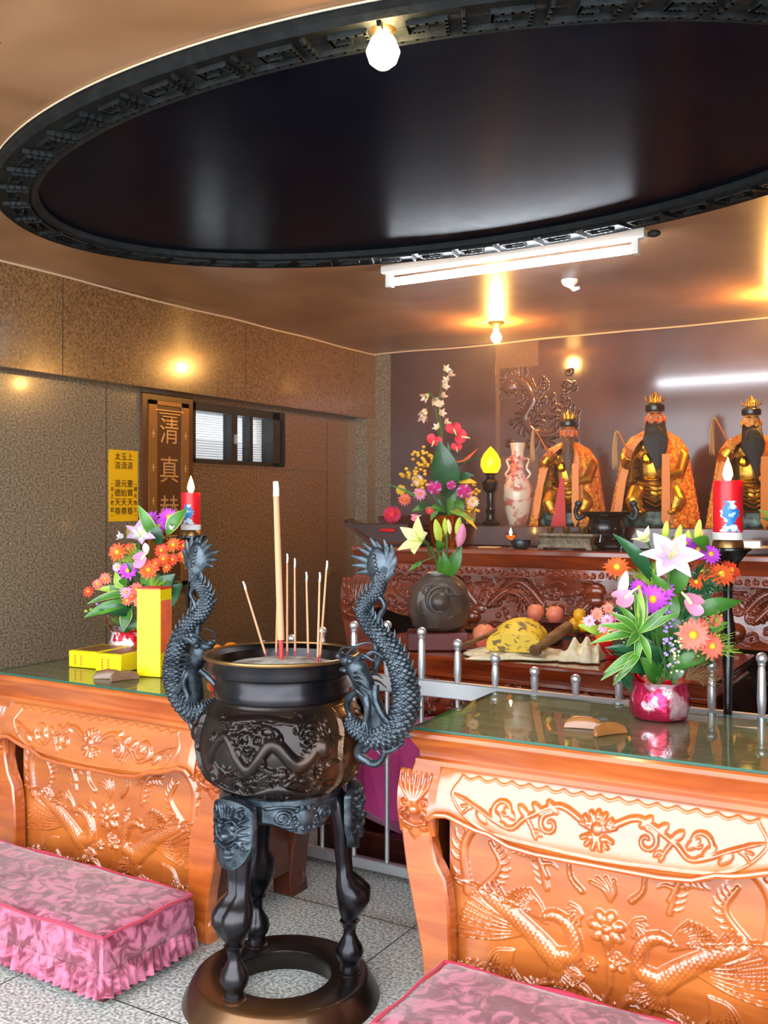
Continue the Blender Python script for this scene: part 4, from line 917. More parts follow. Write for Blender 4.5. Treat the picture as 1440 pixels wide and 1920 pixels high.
sprig(B, R_(1262, 1250, -.07), R_(1248, 1160, -.09), 'p_lav', 16, .006, .018); sprig(B, R_(1255, 1190, -.06), R_(1254, 1118, -.08), 'p_lav', 12, .006, .014)
sprig(B, R_(1262, 1265, -.07), R_(1270, 1180, -.09), 'p_cream', 22, .005, .022); sprig(B, R_(1190, 1190, -.05), R_(1130, 1165, -.07), 'p_cream', 16, .004, .02)
needle(B, R_(1300, 1110, -.02), 'leaf_dark', 44, .14, .1, 1.5, r=.002); needle(B, R_(1300, 1220, -.03), 'leaf_lime', 40, .16, .0, .9, r=.0018); needle(B, R_(1290, 1260, -.05), 'twig', 22, .12, -.4, 1.2, r=.0016)
needle(B, R_(1225, 1230, -.04), 'leaf_dark', 36, .14, 1.8, 3.0, r=.002); needle(B, R_(1235, 1100, -.02), 'leaf_lime', 30, .10, 1.2, 2.6, r=.0016); sprig(B, R_(1300, 1240, -.06), R_(1350, 1130, -.06), 'leaf_lime', 22, .005, .03)
for p, q, w_, c in (((1285, 1200), (1370, 1150), .05, 'leaf'), ((1285, 1180), (1345, 1095), .05, 'leaf_dark'), ((1275, 1160), (1322, 1085), .05, 'leaf'), ((1290, 1235), (1352, 1232), .045, 'leaf_dark'), ((1225, 1180), (1150, 1120), .05, 'leaf_dark'), ((1220, 1150), (1180, 1060), .05, 'leaf'), ((1285, 1250), (1312, 1190), .06, 'leaf'), ((1230, 1240), (1170, 1240), .05, 'leaf_dark'), ((1240, 1250), (1195, 1170), .07, 'leaf_dark'), ((1280, 1240), (1275, 1150), .07, 'leaf')):
    leaf(B, R_(*p, .0), R_(*q, random.uniform(-.05, .04)), w_, c, .12)
m = MB()
for i in range(16): a = R_(1250 + random.uniform(-20, 20), 1275, -.02); q = R_(random.uniform(1180, 1330), random.uniform(1090, 1190), random.uniform(-.06, .03)); m.tube([a, q], .0022, 5)
m.build('stems', 'stem', B)['kind'] = 'stuff'
# left bouquet
B = thing('red_wrapped_bouquet', (-3.09, 3.01, .84), 'mixed flower bouquet in red and white wrapping on the left table behind the yellow boxes', 'bouquet', rz=YR)
S2 = 445.
def L_(px, py, dep=0.0): return ((px - 240) / S2, dep, (1236 - py) / S2)
wrapped_pot(B, .085, .12, 'foil_white', 'red_wrap', [(PI - .1, .09, .09), (-.2, .05, .08), (-1.3, .03, .09), (PI - .8, .05, .1)])
for c, r, col in (((278, 972, 0), 17, 'p_purple'), ((312, 968, .0), 20, 'p_purple'), ((296, 984, -.02), 14, 'p_purple'), ((240, 1068, -.05), 18, 'p_purple'), ((216, 1062, -.02), 10, 'p_lilac'),
                  ((214, 1034, 0), 19, 'p_orange'), ((232, 1028, .02), 12, 'p_redorange'), ((300, 1030, -.02), 14, 'p_redorange'), ((322, 1020, -.01), 15, 'p_orange'), ((338, 1022, .01), 13, 'p_redorange'), ((306, 1046, -.04), 14, 'p_orange'), ((292, 1055, -.05), 13, 'p_redorange'), ((280, 1066, -.06), 19, 'p_orange'), ((340, 1042, .0), 14, 'p_orange'), ((322, 1048, -.03), 12, 'p_redorange'), ((312, 1062, -.04), 10, 'p_orange'),
                  ((164, 1108, -.04), 11, 'p_redorange'), ((180, 1094, -.03), 11, 'p_coral'), ((194, 1084, -.02), 12, 'p_coral'), ((258, 1102, -.06), 13, 'p_coral'), ((238, 1108, -.06), 12, 'p_pink'), ((266, 1124, -.07), 15, 'p_coral'), ((240, 1124, -.06), 11, 'p_coral'), ((250, 1116, -.07), 9, 'p_redorange')):
    daisy(B, L_(*c), r / S2, col, (random.uniform(-.3, .3), -1, random.uniform(.2, .7)), 11)
lily(B, L_(262, 1005, -.05), 30 / S2, 'p_lilac', (.3, -.7, .7), 'p_white', .6); lily(B, L_(230, 1004, -.03), 14 / S2, 'p_white', (-.9, -.4, .2), None, .4)
lily(B, L_(320, 992, -.03), 16 / S2, 'p_white', (.3, -.3, 1), None, .4); anthurium(B, L_(268, 1046, -.07), 26 / S2, 'p_pink', (-.3, -.7, .6), (1, 0, .4)); bud(B, L_(276, 1034, -.05), L_(272, 1015, -.05), .014, 'p_white')
for p, q, w_, c, e in (((290, 1010), (260, 940), .05, 'leaf', 'leaf_edge'), ((310, 1000), (348, 948), .06, 'leaf', 'leaf_edge'), ((296, 1020), (292, 975), .05, 'leaf_dark', None), ((240, 1130), (160, 1150), .05, 'leaf', None), ((245, 1110), (165, 1125), .03, 'leaf', 'leaf_edge'), ((240, 1110), (175, 1100), .03, 'leaf_lime', 'leaf_edge'),
                       ((225, 1110), (212, 1068), .035, 'leaf_lime', 'leaf_edge'), ((240, 1150), (215, 1160), .04, 'leaf', None), ((240, 1140), (232, 1180), .05, 'leaf', 'leaf_edge'), ((250, 1160), (250, 1190), .07, 'leaf', None), ((260, 1090), (300, 1075), .06, 'leaf', None), ((290, 1120), (330, 1070), .09, 'leaf_dark', None),
                       ((280, 1120), (300, 1090), .08, 'leaf', None), ((300, 1140), (340, 1090), .09, 'leaf_dark', None), ((245, 1150), (185, 1135), .05, 'leaf_dark', None), ((230, 1100), (240, 1080), .05, 'leaf', None), ((262, 1150), (282, 1110), .06, 'leaf_dark', None), ((240, 1170), (200, 1150), .05, 'leaf', None), ((238, 1128), (205, 1105), .05, 'leaf', None), ((262, 1080), (238, 1050), .05, 'leaf_dark', None), ((270, 1050), (246, 1030), .05, 'leaf', None)):
    leaf(B, L_(*p, -.02), L_(*q, random.uniform(-.07, -.01)), w_, c, .12, e)
sprig(B, L_(205, 1165, -.03), L_(178, 1130, -.04), 'p_lav', 8, .007, .014); sprig(B, L_(220, 1150, -.03), L_(160, 1142, -.05), 'leaf_lime', 10, .009, .016)
needle(B, L_(262, 1070, -.02), 'leaf_lime', 34, .13, 1.8, 3.0, r=.002); needle(B, L_(285, 1110, -.06), 'leaf_lime', 28, .10, .1, 1.6, r=.002); needle(B, L_(240, 1170, -.03), 'twig', 18, .14, 2.6, 3.3, r=.002); needle(B, L_(300, 1120, -.02), 'leaf_dark', 30, .14, .4, 2.4, r=.0025)
m = MB()
for i in range(14): a = L_(240 + random.uniform(-14, 14), 1190, -.02); q = L_(random.uniform(200, 310), random.uniform(1050, 1110), random.uniform(-.05, .03)); m.tube([a, q], .0024, 5)
m.build('stems', 'stem', B)['kind'] = 'stuff'
# tall altar arrangement in a gold pot
B = thing('gold_pot_arrangement', (-2.78, 5.30, 1.247), 'tall flower arrangement with red anthuriums in a gold pot at the left altar end', 'flower arrangement', rz=YR)
S3 = 306.
def T_(px, py, dep=0.0): return ((px - 826) / S3, dep, (1024 - py) / S3)
MB().lathe([(.07, 0), (.075, .01), (.085, .08), (.10, .17), (.112, .185), (.10, .18), (.08, .16), (.001, .155)], 48, wob=lambda a, z: .03 * math.sin(16 * a)).build('gold_pot', 'gold_bright', B)
m = MB(); C = spline([T_(822, 968), T_(823, 900), T_(824, 840), T_(818, 780), T_(820, 730), T_(832, 688)], 8); m.tube(C, [.009 - .00015 * i for i in range(len(C))], 6); m.build('gladiolus_stem', 'stem', B)
for i, (px, py) in enumerate(((838, 700), (836, 712), (828, 722), (824, 740), (826, 758), (822, 772), (830, 790), (818, 800), (830, 690))): lily(B, T_(px - 3, py + 6, -.01 * (i % 3)), 12 / S3, 'p_blush', ((.8, -.5, .6), (-.5, -.8, .5), (.4, -.9, .2))[i % 3], None, .45, name='gladiolus_floret', n=5)
m = MB(); C = spline([T_(818, 830), T_(814, 790), T_(808, 752), T_(798, 738), T_(790, 750)], 6); m.tube(C, .006, 6); m.build('drooping_stem', 'stem', B)
for px, py, f_ in ((798, 742, (-.6, -.5, -.4)), (806, 750, (.3, -.8, -.4)), (792, 768, (-.5, -.4, -1)), (788, 776, (-.2, -.4, -1))): lily(B, T_(px, py, 0), 17 / S3, 'p_blush', f_, None, .35, name='gladiolus_floret', n=5)
for c, r, up in (((806, 830), 19, (-.4, 0, -1)), ((843, 808), 19, (.2, 0, -1)), ((858, 822), 19, (.9, 0, -.3)), ((848, 842), 14, (0, 0, -1))): anthurium(B, T_(*c, -.06), r / S3, 'p_red', (.1, -1, .25), up)
leaf(B, T_(832, 935, -.06), T_(815, 826, -.12), .17, 'leaf_dark', .08); leaf(B, T_(838, 960, -.04), T_(832, 830, -.05), .10, 'leaf_dark', .03)
leaf(B, T_(835, 975, -.03), T_(842, 905, -.05), .05, 'leaf', .05); leaf(B, T_(825, 975, -.03), T_(812, 935, -.07), .06, 'leaf_dark', .1)
mum(B, T_(806, 916, -.13), 14 / S3, 'p_magenta'); mum(B, T_(837, 912, -.13), 9 / S3, 'p_magenta'); mum(B, T_(861, 923, -.12), 14 / S3, 'p_magenta'); mum(B, T_(729, 966, -.02), 17 / S3, 'p_red', tips='p_magenta')
daisy(B, T_(780, 928, -.08), 12 / S3, 'p_pink'); daisy(B, T_(752, 938, -.04), 12 / S3, 'p_coral'); daisy(B, T_(745, 920, -.04), 10 / S3, 'p_yellow'); daisy(B, T_(776, 902, -.04), 11 / S3, 'p_blush'); anthurium(B, T_(772, 972, -.1), 14 / S3, 'p_pink', (0, -.6, .8), (1, 0, 0)); daisy(B, T_(878, 942, -.07), 12 / S3, 'p_blush'); daisy(B, T_(798, 958, -.1), 8 / S3, 'p_red')
for p, q in (((800, 940), (742, 884)), ((800, 900), (768, 850)), ((800, 890), (790, 845)), ((845, 950), (892, 920)), ((845, 960), (885, 955)), ((805, 930), (760, 880)), ((850, 940), (878, 900))): sprig(B, T_(*p, -.03), T_(*q, -.06), 'p_yellow', 16, .012, .04, stem='twig')
m = MB()
for q, mi in (((893, 861), 0), ((888, 843), 1), ((880, 852), 2)): m.mi = mi; m.tube([T_(842, 872, -.05), T_(862, 868, -.07), T_(*q, -.08)], [.012, .014, .001], 7)
m.build('bird_of_paradise', ['leaf_dark', 'p_orange', 'p_coral'], B)
for p, q, w_, c in (((835, 960), (880, 975), .03, 'leaf_lime'), ((830, 962), (795, 950), .03, 'leaf'), ((845, 955), (885, 990), .03, 'p_yellow'), ((850, 900), (880, 892), .05, 'leaf_dark'), ((848, 905), (885, 905), .04, 'p_yellow'), ((800, 960), (775, 945), .05, 'leaf_dark'), ((800, 950), (765, 958), .05, 'leaf'), ((790, 945), (718, 905), .015, 'leaf'), ((815, 945), (800, 975), .05, 'leaf'), ((845, 940), (862, 960), .06, 'leaf')):
    leaf(B, T_(*p, -.05), T_(*q, -.1), w_, c, .12)
m = MB()
for i in range(14): m.tube([T_(826 + random.uniform(-8, 8), 975, 0), T_(random.uniform(770, 875), random.uniform(880, 950), random.uniform(-.06, .04))], .004, 5)
m.build('stems', 'stem', B)['kind'] = 'stuff'
# lily pot on the lower altar
B = thing('clay_lily_pot', (-2.215, 4.17, .802), 'dark brown round clay pot of lilies on a maroon stand on the lower altar', 'flower pot', rz=YR)
S4 = 393.
def V_(px, py, dep=0.0): return ((px - 806) / S4, dep, (1218 - py) / S4)
MB().bbox(-.15, .13, -.09, .09, 0, .085, .006).build('stand', 'maroon', B)
MB().lathe([(.001, .086), (.09, .086), (.13, .11), (.148, .17), (.15, .23), (.13, .30), (.085, .345), (.06, .355), (.058, .365), (.05, .36), (.001, .34)], 48, sy=.8, wob=lambda a, z: .03 * math.sin(3 * a + 1) + .015 * math.sin(7 * a + z * 20)).build('pot_body', 'clay', B)
c = Canvas(.22, .22, .002); c.dab(.11, .11, .05, .02, 1, 0, .8); c.curl(.11, .11, .095, .4, 1.0, .012, .012); c.stroke([(.03, .06), (.1, .02), (.18, .05)], .012, .008, .012); c.curl(.05, .17, .03, 1, 1, .008, .01); c.curl(.17, .17, .03, 3, 1, .008, .01)
relief('pot_carving', c, 'clay', B, y=-.085, t=.03, x0=-.11, z0=.12, low=lambda X: .11 - np.sqrt(np.clip(.11 ** 2 - (X - .11) ** 2, 0, 1)), high=lambda X: .11 + np.sqrt(np.clip(.11 ** 2 - (X - .11) ** 2, 0, 1)), bulge=lambda X, Z, V: .03 - ((X - .11) ** 2 + (Z - .11) ** 2) * 2.2)
MB().tube([(.055 * math.cos(a), .045 * math.sin(a), .365) for a in np.linspace(0, 2 * PI, 33)], .004, 6).build('rim', 'steel', B)
lily(B, V_(774, 1014, -.06), 44 / S4, 'p_cream', (-.7, -.7, .35), None, .5, n=5)
for p, q, r, col in (((806, 1018), (798, 972), .022, 'p_green'), ((818, 1000), (816, 970), .014, 'p_green'), ((826, 1000), (822, 972), .012, 'p_cream'), ((842, 1024), (850, 980), .024, 'p_pink'), ((838, 1000), (844, 968), .016, 'p_green')): bud(B, V_(*p, -.04), V_(*q, -.05), r, col)
for p, q in (((818, 1080), (800, 1018)), ((824, 1080), (842, 1026)), ((815, 1080), (790, 1024)), ((822, 1080), (820, 1000))): MB().tube([V_(*p), V_((p[0] + q[0]) / 2, (p[1] + q[1]) / 2 + 4, -.02), V_(*q, -.04)], .006, 6).build('stem', 'stem', B)
for p, q, w_ in (((820, 1082), (812, 1030), .05), ((826, 1082), (848, 1020), .055), ((826, 1070), (835, 1030), .05), ((812, 1030), (800, 1010), .04), ((775, 1052), (748, 1068), .02), ((812, 1078), (806, 1040), .05)): leaf(B, V_(*p, -.03), V_(*q, -.06), w_, 'leaf', .1)
MB().tube([V_(800, 1040, -.03), V_(790, 1046, -.03), V_(775, 1052, -.03)], .003, 5).build('stem', 'stem', B)
# ------------------------------------------------------------------ candles
def candle(name, x, y, r, h, lab1, lab2, k):
    t = thing('candle_stand', (x, y, 0), lab1, 'candle stand')
    MB().lathe([(.075, 0), (.075, .015), (.05, .03), (.02, .06), (.016, .2), (.022, .5), (.014, .52), (.014, .9), (.024, 1.1), (.014, 1.15), (.016, 1.26), (.035, 1.31), (.062, 1.345), (.072, 1.352), (.072, 1.358), (.03, 1.356)], 32).build('stem_and_dish', 'black', t)
    MB().lathe([(.046, 1.356), (.05, 1.36), (.048, 1.378), (.044, 1.384)], 32).build('brass_cup', 'brass_edge', t)
    c = thing('votive_candle', (x, y, 1.385), lab2, 'candle', rz=YR)
    MB().lathe([(r * 1.04, 0), (r * 1.04, .022), (r, .024)], 32).build('white_base', 'white', c)
    MB().lathe([(r, .022), (r, h - .01), (r * .97, h), (r * .8, h - .004), (r * .5, h - .02), (.001, h - .024)], 32).build('wax_body', 'candle', c)
    # printed figure band on the side facing the front
    P = []
    q = MB(); G = []
    for i in range(22):
        v = i / 21; z = .026 + v * h * .52; hw = .30 + .38 * abs(math.cos(v * 5.2)) ** 1.5 + .08 * math.sin(v * 40)
        G.append([(r * 1.012 * math.cos(-1.75 + hw * a), r * 1.012 * math.sin(-1.75 + hw * a), z) for a in np.linspace(-1, 1, 12)])
    q.rings(G, closed=False); q.build('blue_print', 'candle_label', c)
    MB().tube([(0, 0, h - .03), (.001, 0, h + .004)], .0015, 5).build('wick', 'black_matte', c)
    MB().lathe([(.001, h - .005), (.010, h + .004), (.016, h + .020), (.012, h + .042), (.005, h + .062), (.0005, h + .076)], 14).build('flame', 'flame', c)
candle('R', -.681, 3.27, .046, .190, 'black tall candle stand holding the right candle behind the right table', 'burning red candle with blue print on the right, in front of the right statue', 1)
candle('L', -2.987, 3.27, .042, .165, 'black tall candle stand behind the left dragon handle', 'burning red candle with blue print on the left, before the granite wall', 0)
# ------------------------------------------------------------------ things on the offering tables
def ybox(name, x, y, w_, d, h, lab, rz=0, win=True):
    t = thing('yellow_box', (x, y, .8415), lab, 'box', rz=rz)
    MB().bbox(0, w_, 0, d, 0, h, .002).build('carton', 'yellow_box', t)
    if win:
        MB().box(.015, w_ - .015, .02, d - .02, h, h + .001).build('brown_label', 'sign_frame', t, smooth=False)
        for i, xx in enumerate((.025, .055)):
            q = MB(); rr = random.Random(i)
            for k in range(4): q.box(xx + rr.uniform(0, .004), xx + .014, -.0012, 0, .012 + k * .011, .015 + k * .011)
            q.box(xx + .005, xx + .008, -.0012, 0, .01, .05); q.build('orange_print', 'p_orange', t, smooth=False)
    return t
ybox('a', -3.135, 2.715, .14, .20, .066, 'low yellow carton lying at the left, nearer the wall, on the left table', .12)
ybox('b', -2.965, 2.70, .125, .23, .07, 'low yellow carton lying beside the tall yellow box on the left table', .12)
t = ybox('c', -2.74, 2.70, .10, .085, .335, 'tall upright bright yellow box with red rim on the left table', .25, False)
MB().box(-.001, .101, -.001, .086, .333, .339).build('red_rim', 'red', t, smooth=False)
q = Canvas(.075, .2, .002)
for z in (.15, .09, .05): q.curl(.038, z, .026, z * 30, 1.2, .008, .002); 
o = relief('red_ornament_print', q, 'p_orange', t, y=0, t=.001, x0=0, z0=.09); o.location = (.1015, .005, 0); o.rotation_euler = (0, 0, PI / 2)
def moon(x, y, rz, mt, lab, grp, tilt=0):
    t = MB(); N = 14; R = []
    for i in range(N + 1):
        q = i / N; a = PI * (.02 + .96 * q); r = .024 * math.sin(a) ** .6 + .0005; c = Vector((-.056 * math.cos(a), .022 * math.sin(a), 0))
        R.append([(c.x, c.y + r * .75 * math.cos(b), max(0, r * 1.35 * math.sin(b)) + .0005 * (math.sin(b) > 0)) for b in [2 * PI * j / 16 for j in range(16)]])
    o = t.rings(R).build('moon_block', mt); o.location = (x, y, .8412); o.rotation_euler = (0, 0, rz)
    tag(o, lab, 'divination block', grp)
moon(-.98, 2.745, .2, 'wooden_block', 'glossy brown wooden moon block on the right table, left one of the pair', 'moon blocks on the right table')
moon(-.885, 2.715, 1.0, 'wooden_block', 'glossy brown wooden moon block on the right table, nearer the bouquet', 'moon blocks on the right table')
moon(-2.79, 2.60, .5, 'wooden_block_dull', 'dull grey-brown moon block before the yellow cartons, left one of the pair', 'moon blocks on the left table')
moon(-2.715, 2.615, 1.2, 'wooden_block_dull', 'dull grey-brown moon block before the yellow cartons, right one of the pair', 'moon blocks on the left table')
t = thing('red_cup', (-2.29, 2.64, .8415), 'red plastic cup on the left table seen through the left dragon claw', 'cup')
MB().lathe([(.022, 0), (.028, .06), (.0285, .066), (.026, .062), (.02, .004), (.001, .004)], 24).build('cup_body', 'red', t)
t = thing('orange_dish', (-2.56, 3.02, .8415), 'orange dish heaped with fruit on the left table behind the censer rim', 'dish')
MB().lathe([(.04, 0), (.05, .008), (.085, .04), (.09, .045), (.08, .04), (.04, .012), (.001, .012)], 28).build('dish_body', 'red', t)
for i, (x, y) in enumerate(((-2.60, 2.99), (-2.523, 3.02), (-2.585, 3.067))):
    o = MB().ell((0, 0, 0), (.036, .036, .033), 18, 12).build('orange', 'fruit_orange'); o.location = (x, y, .905); tag(o, 'orange fruit heaped in the dish behind the left dragon handle', 'fruit', 'oranges behind the left dragon handle')
# ------------------------------------------------------------------ offerings on the lower altar
def fruit(x, y, z, r, m_, lab, st=True, name='fruit', grp=None):
    t = thing(name, (x, y, z), lab, 'fruit', grp)
    MB().lathe([(.001, .05 * r), (r * .5, .0), (r * .85, r * .35), (r, r * .95), (r * .85, r * 1.55), (r * .45, r * 1.86), (r * .12, r * 1.82), (.001, r * 1.76)], 24).build('flesh', m_, t)
    if st: MB().tube([(0, 0, r * 1.76), (.003, 0, r * 2.0)], .003, 6).build('stalk', 'twig', t)
ZL = .802
fruit(-2.02, 4.27, ZL, .062, 'fruit_pink', 'large peach-coloured fruit beside the clay lily pot', name='peach')
t = thing('fruit_plate', (-1.82, 4.62, ZL), 'dark round plate carrying pink and orange fruit behind the yellow bundle', 'plate')
MB().lathe([(.06, 0), (.065, .02), (.02, .03), (.02, .08), (.09, .10), (.115, .115), (.10, .11), (.001, .10)], 32).build('plate_body', 'wood_dark', t)
fruit(-1.90, 4.62, ZL + .106, .045, 'fruit_pink', 'light orange fruit on the plate behind the yellow bundle', name='apple')
fruit(-1.79, 4.60, ZL + .104, .045, 'fruit_pink', 'pink fruit on the plate behind the yellow bundle', name='apple')
t = thing('fruit_stand', (-1.60, 4.45, ZL), 'small dark stand under yellow fruit right of the yellow bundle', 'stand')
MB().lathe([(.05, 0), (.05, .015), (.02, .03), (.02, .07), (.075, .09), (.08, .10), (.001, .095)], 28).build('stand_body', 'wood_dark', t)
for i, (x, y, z) in enumerate(((-1.63, 4.45, .098), (-1.575, 4.42, .098), (-1.60, 4.43, .145))): fruit(x, y, ZL + z, .030, 'fruit_yellow', ('left', 'right', 'topmost')[i] + ' small yellow fruit on the small stand above the yellow bundle', name='yellow_plum')
t = thing('red_bowl', (-1.42, 4.30, ZL), 'red footed bowl holding an orange beside the bouquet on the lower altar', 'bowl')
MB().lathe([(.04, 0), (.042, .015), (.03, .02), (.06, .05), (.072, .085), (.068, .085), (.05, .04), (.001, .03)], 32).build('bowl_body', 'red', t)
fruit(-1.42, 4.30, ZL + .05, .058, 'fruit_orange', 'big orange in the red footed bowl', name='orange')
t = thing('dark_bowl', (-1.27, 4.2, ZL), 'dark brown clay bowl partly behind the right bouquet', 'bowl')
MB().lathe([(.04, 0), (.07, .02), (.095, .07), (.09, .11), (.085, .11), (.08, .06), (.04, .02), (.001, .015)], 32).build('bowl_body', 'clay', t)
# bundle
bz = thing('talisman_bundle', (-1.80, 4.20, ZL + .032), 'yellow printed paper bundle resting on a cream towel on the lower altar', 'bundle', rz=1.75)
R = []
for i in range(15):
    x = -.15 + .30 * i / 14; hh = .075 + .05 * math.sin(PI * i / 14) + .004 * math.sin(i * 2.2); w_ = .125 - .03 * i / 14 + .006 * math.sin(i * 1.7)
    R.append([(x, w_ * 1.0 * math.cos(a) * (1 + .04 * math.sin(3 * a + i)), max(.0, hh * 1.1 * (math.sin(a) ** .55 if math.sin(a) > 0 else 0))) for a in [2 * PI * k / 26 for k in range(26)]])
MB().rings(R).build('paper_wrap', 'wrap', bz)
def towel(name, loc, w_, d, h, rz, lab, seed):
    rr = random.Random(seed); nx, ny = 46, 34; top = []; ph = [rr.uniform(0, 6) for _ in range(6)]
    for j in range(ny):
        for i in range(nx):
            u, v = i / (nx - 1) * 2 - 1, j / (ny - 1) * 2 - 1; e = max(0, 1 - u ** 4) * max(0, 1 - v ** 4)
            x = u * w_ / 2 * (1 + .07 * math.sin(v * 5 + ph[0])); y = v * d / 2 * (1 + .08 * math.sin(u * 6 + ph[1]))
            top.append((x, y, .004 + h * e ** .5 * (.6 + .2 * math.sin(u * 9 + v * 3 + ph[2]) + .16 * math.sin(v * 11 - u * 5 + ph[3]))))
    m = MB(); F = [(j * nx + i, j * nx + i + 1, (j + 1) * nx + i + 1, (j + 1) * nx + i) for j in range(ny - 1) for i in range(nx - 1)]; m.add(top, F); m.add([(x, y, 0) for x, y, z in top], [f[::-1] for f in F])
    o = m.build(name, 'towel'); o.location = loc; o.rotation_euler = (0, 0, rz); tag(o, lab, 'towel')
towel('folded_towel', (-1.80, 4.15, ZL + .001), .46, .30, .03, .5, 'cream fringed towel spread under the yellow paper bundle', 1)
towel('crumpled_towel', (-1.50, 4.22, ZL + .001), .17, .26, .10, .1, 'crumpled cream towel beside the black brush right of the yellow bundle', 2)
o = MB().tube(spline([(-.17, 0, 0), (-.05, .0, .012), (.1, .0, .04), (.16, 0, .06)], 6), [.013, .012, .011, .011, .011] + [.011] * 10 + [.012] * 4, 10).build('wooden_stick', 'driftwood'); o.location = (-1.985, 4.14, ZL + .045); o.rotation_euler = (0, 0, 1.35); tag(o, 'brown wooden stick leaning on the left side of the yellow bundle', 'stick')
o = MB().tube(spline([(-.17, 0, 0), (-.12, 0, .01), (-.02, .0, .03), (.08, .0, .05), (.18, 0, .07)], 5), [.026, .028, .026, .016, .014] + [.02] * 6 + [.026] * 10, 12).build('carved_club', 'driftwood'); o.location = (-1.635, 4.16, ZL + .055); o.rotation_euler = (0, 0, 1.5); tag(o, 'thick dark wooden club lying between the bundle and the crumpled towel', 'club')
# cloth, drum behind the railing
t = MB(); P0 = [(-.24, 0, .0), (-.28, .0, .17), (-.10, -.02, .36), (.16, 0, .40), (.3, .0, .22), (.27, 0, -.04), (.05, -.02, -.06)]
t.rings([[(x * .9, y + .26, z) for x, y, z in P0], [(x, y + .22, z) for x, y, z in P0], [(x, y + .02, z) for x, y, z in P0], [(x * .55 + .02, y - .09, z * .6 + .06) for x, y, z in P0], [(.02, -.12, .12 + .0001 * i) for i in range(7)]])
o = t.build('magenta_cushion', 'magenta', smooth=False); o.location = (-2.13, 3.55, .17); tag(o, 'faceted magenta cloth cushion on the floor behind the railing between the tables', 'cushion')
o = MB().bbox(-.33, .36, 0, .33, 0, .11, .005).build('low_dark_stool', 'wood_dark'); o.location = (-2.13, 3.50, 0); tag(o, 'low dark wooden bench under the magenta cushion behind the railing', 'bench')
t = thing('black_urn', (-.50, 4.55, 0), 'large black round urn standing behind the railing at the right edge', 'urn')
MB().lathe([(.16, 0), (.2, .05), (.26, .35), (.30, .6), (.31, .70), (.32, .73), (.30, .735), (.28, .70), (.26, .66), (.001, .64)], 48).build('urn_body', 'black', t)
MB().tube([(.31 * math.cos(a), .31 * math.sin(a), .735) for a in np.linspace(0, 2 * PI, 49)], .006, 6).build('rim', 'bronze_warm', t)
# ------------------------------------------------------------------ dragon carved in the back wall
c = Canvas(.64, .64, .003)
c.H[:] = -.001; c.stroke([(.04, .50), (.12, .56), (.22, .50), (.26, .38), (.20, .26), (.28, .16), (.42, .14), (.5, .22)], .03, .035, .02)
for (x_, z_) in ((.10, .54), (.24, .42), (.22, .24), (.36, .15), (.5, .24)): c.fan(x_, z_, 0, 6.0, 13, .13, .09, .011, .018, .5)
c.fan(.10, .52, 0.5, 3.6, 10, .16, .14, .010, .022, .3); c.dab(.08, .50, .05, .03, 1.4)
for i in range(30): c.curl(random.uniform(.04, .60), random.uniform(.05, .6), random.uniform(.02, .045), random.uniform(0, 6), 1.1, .009, .016)
o = relief('wall_dragon_relief', c, 'black_stone', None, y=YB - .009, t=.003, x0=-3.0, z0=1.86)
tag(o, 'low dark dragon relief carved on the back wall left of the statues', 'wall relief')
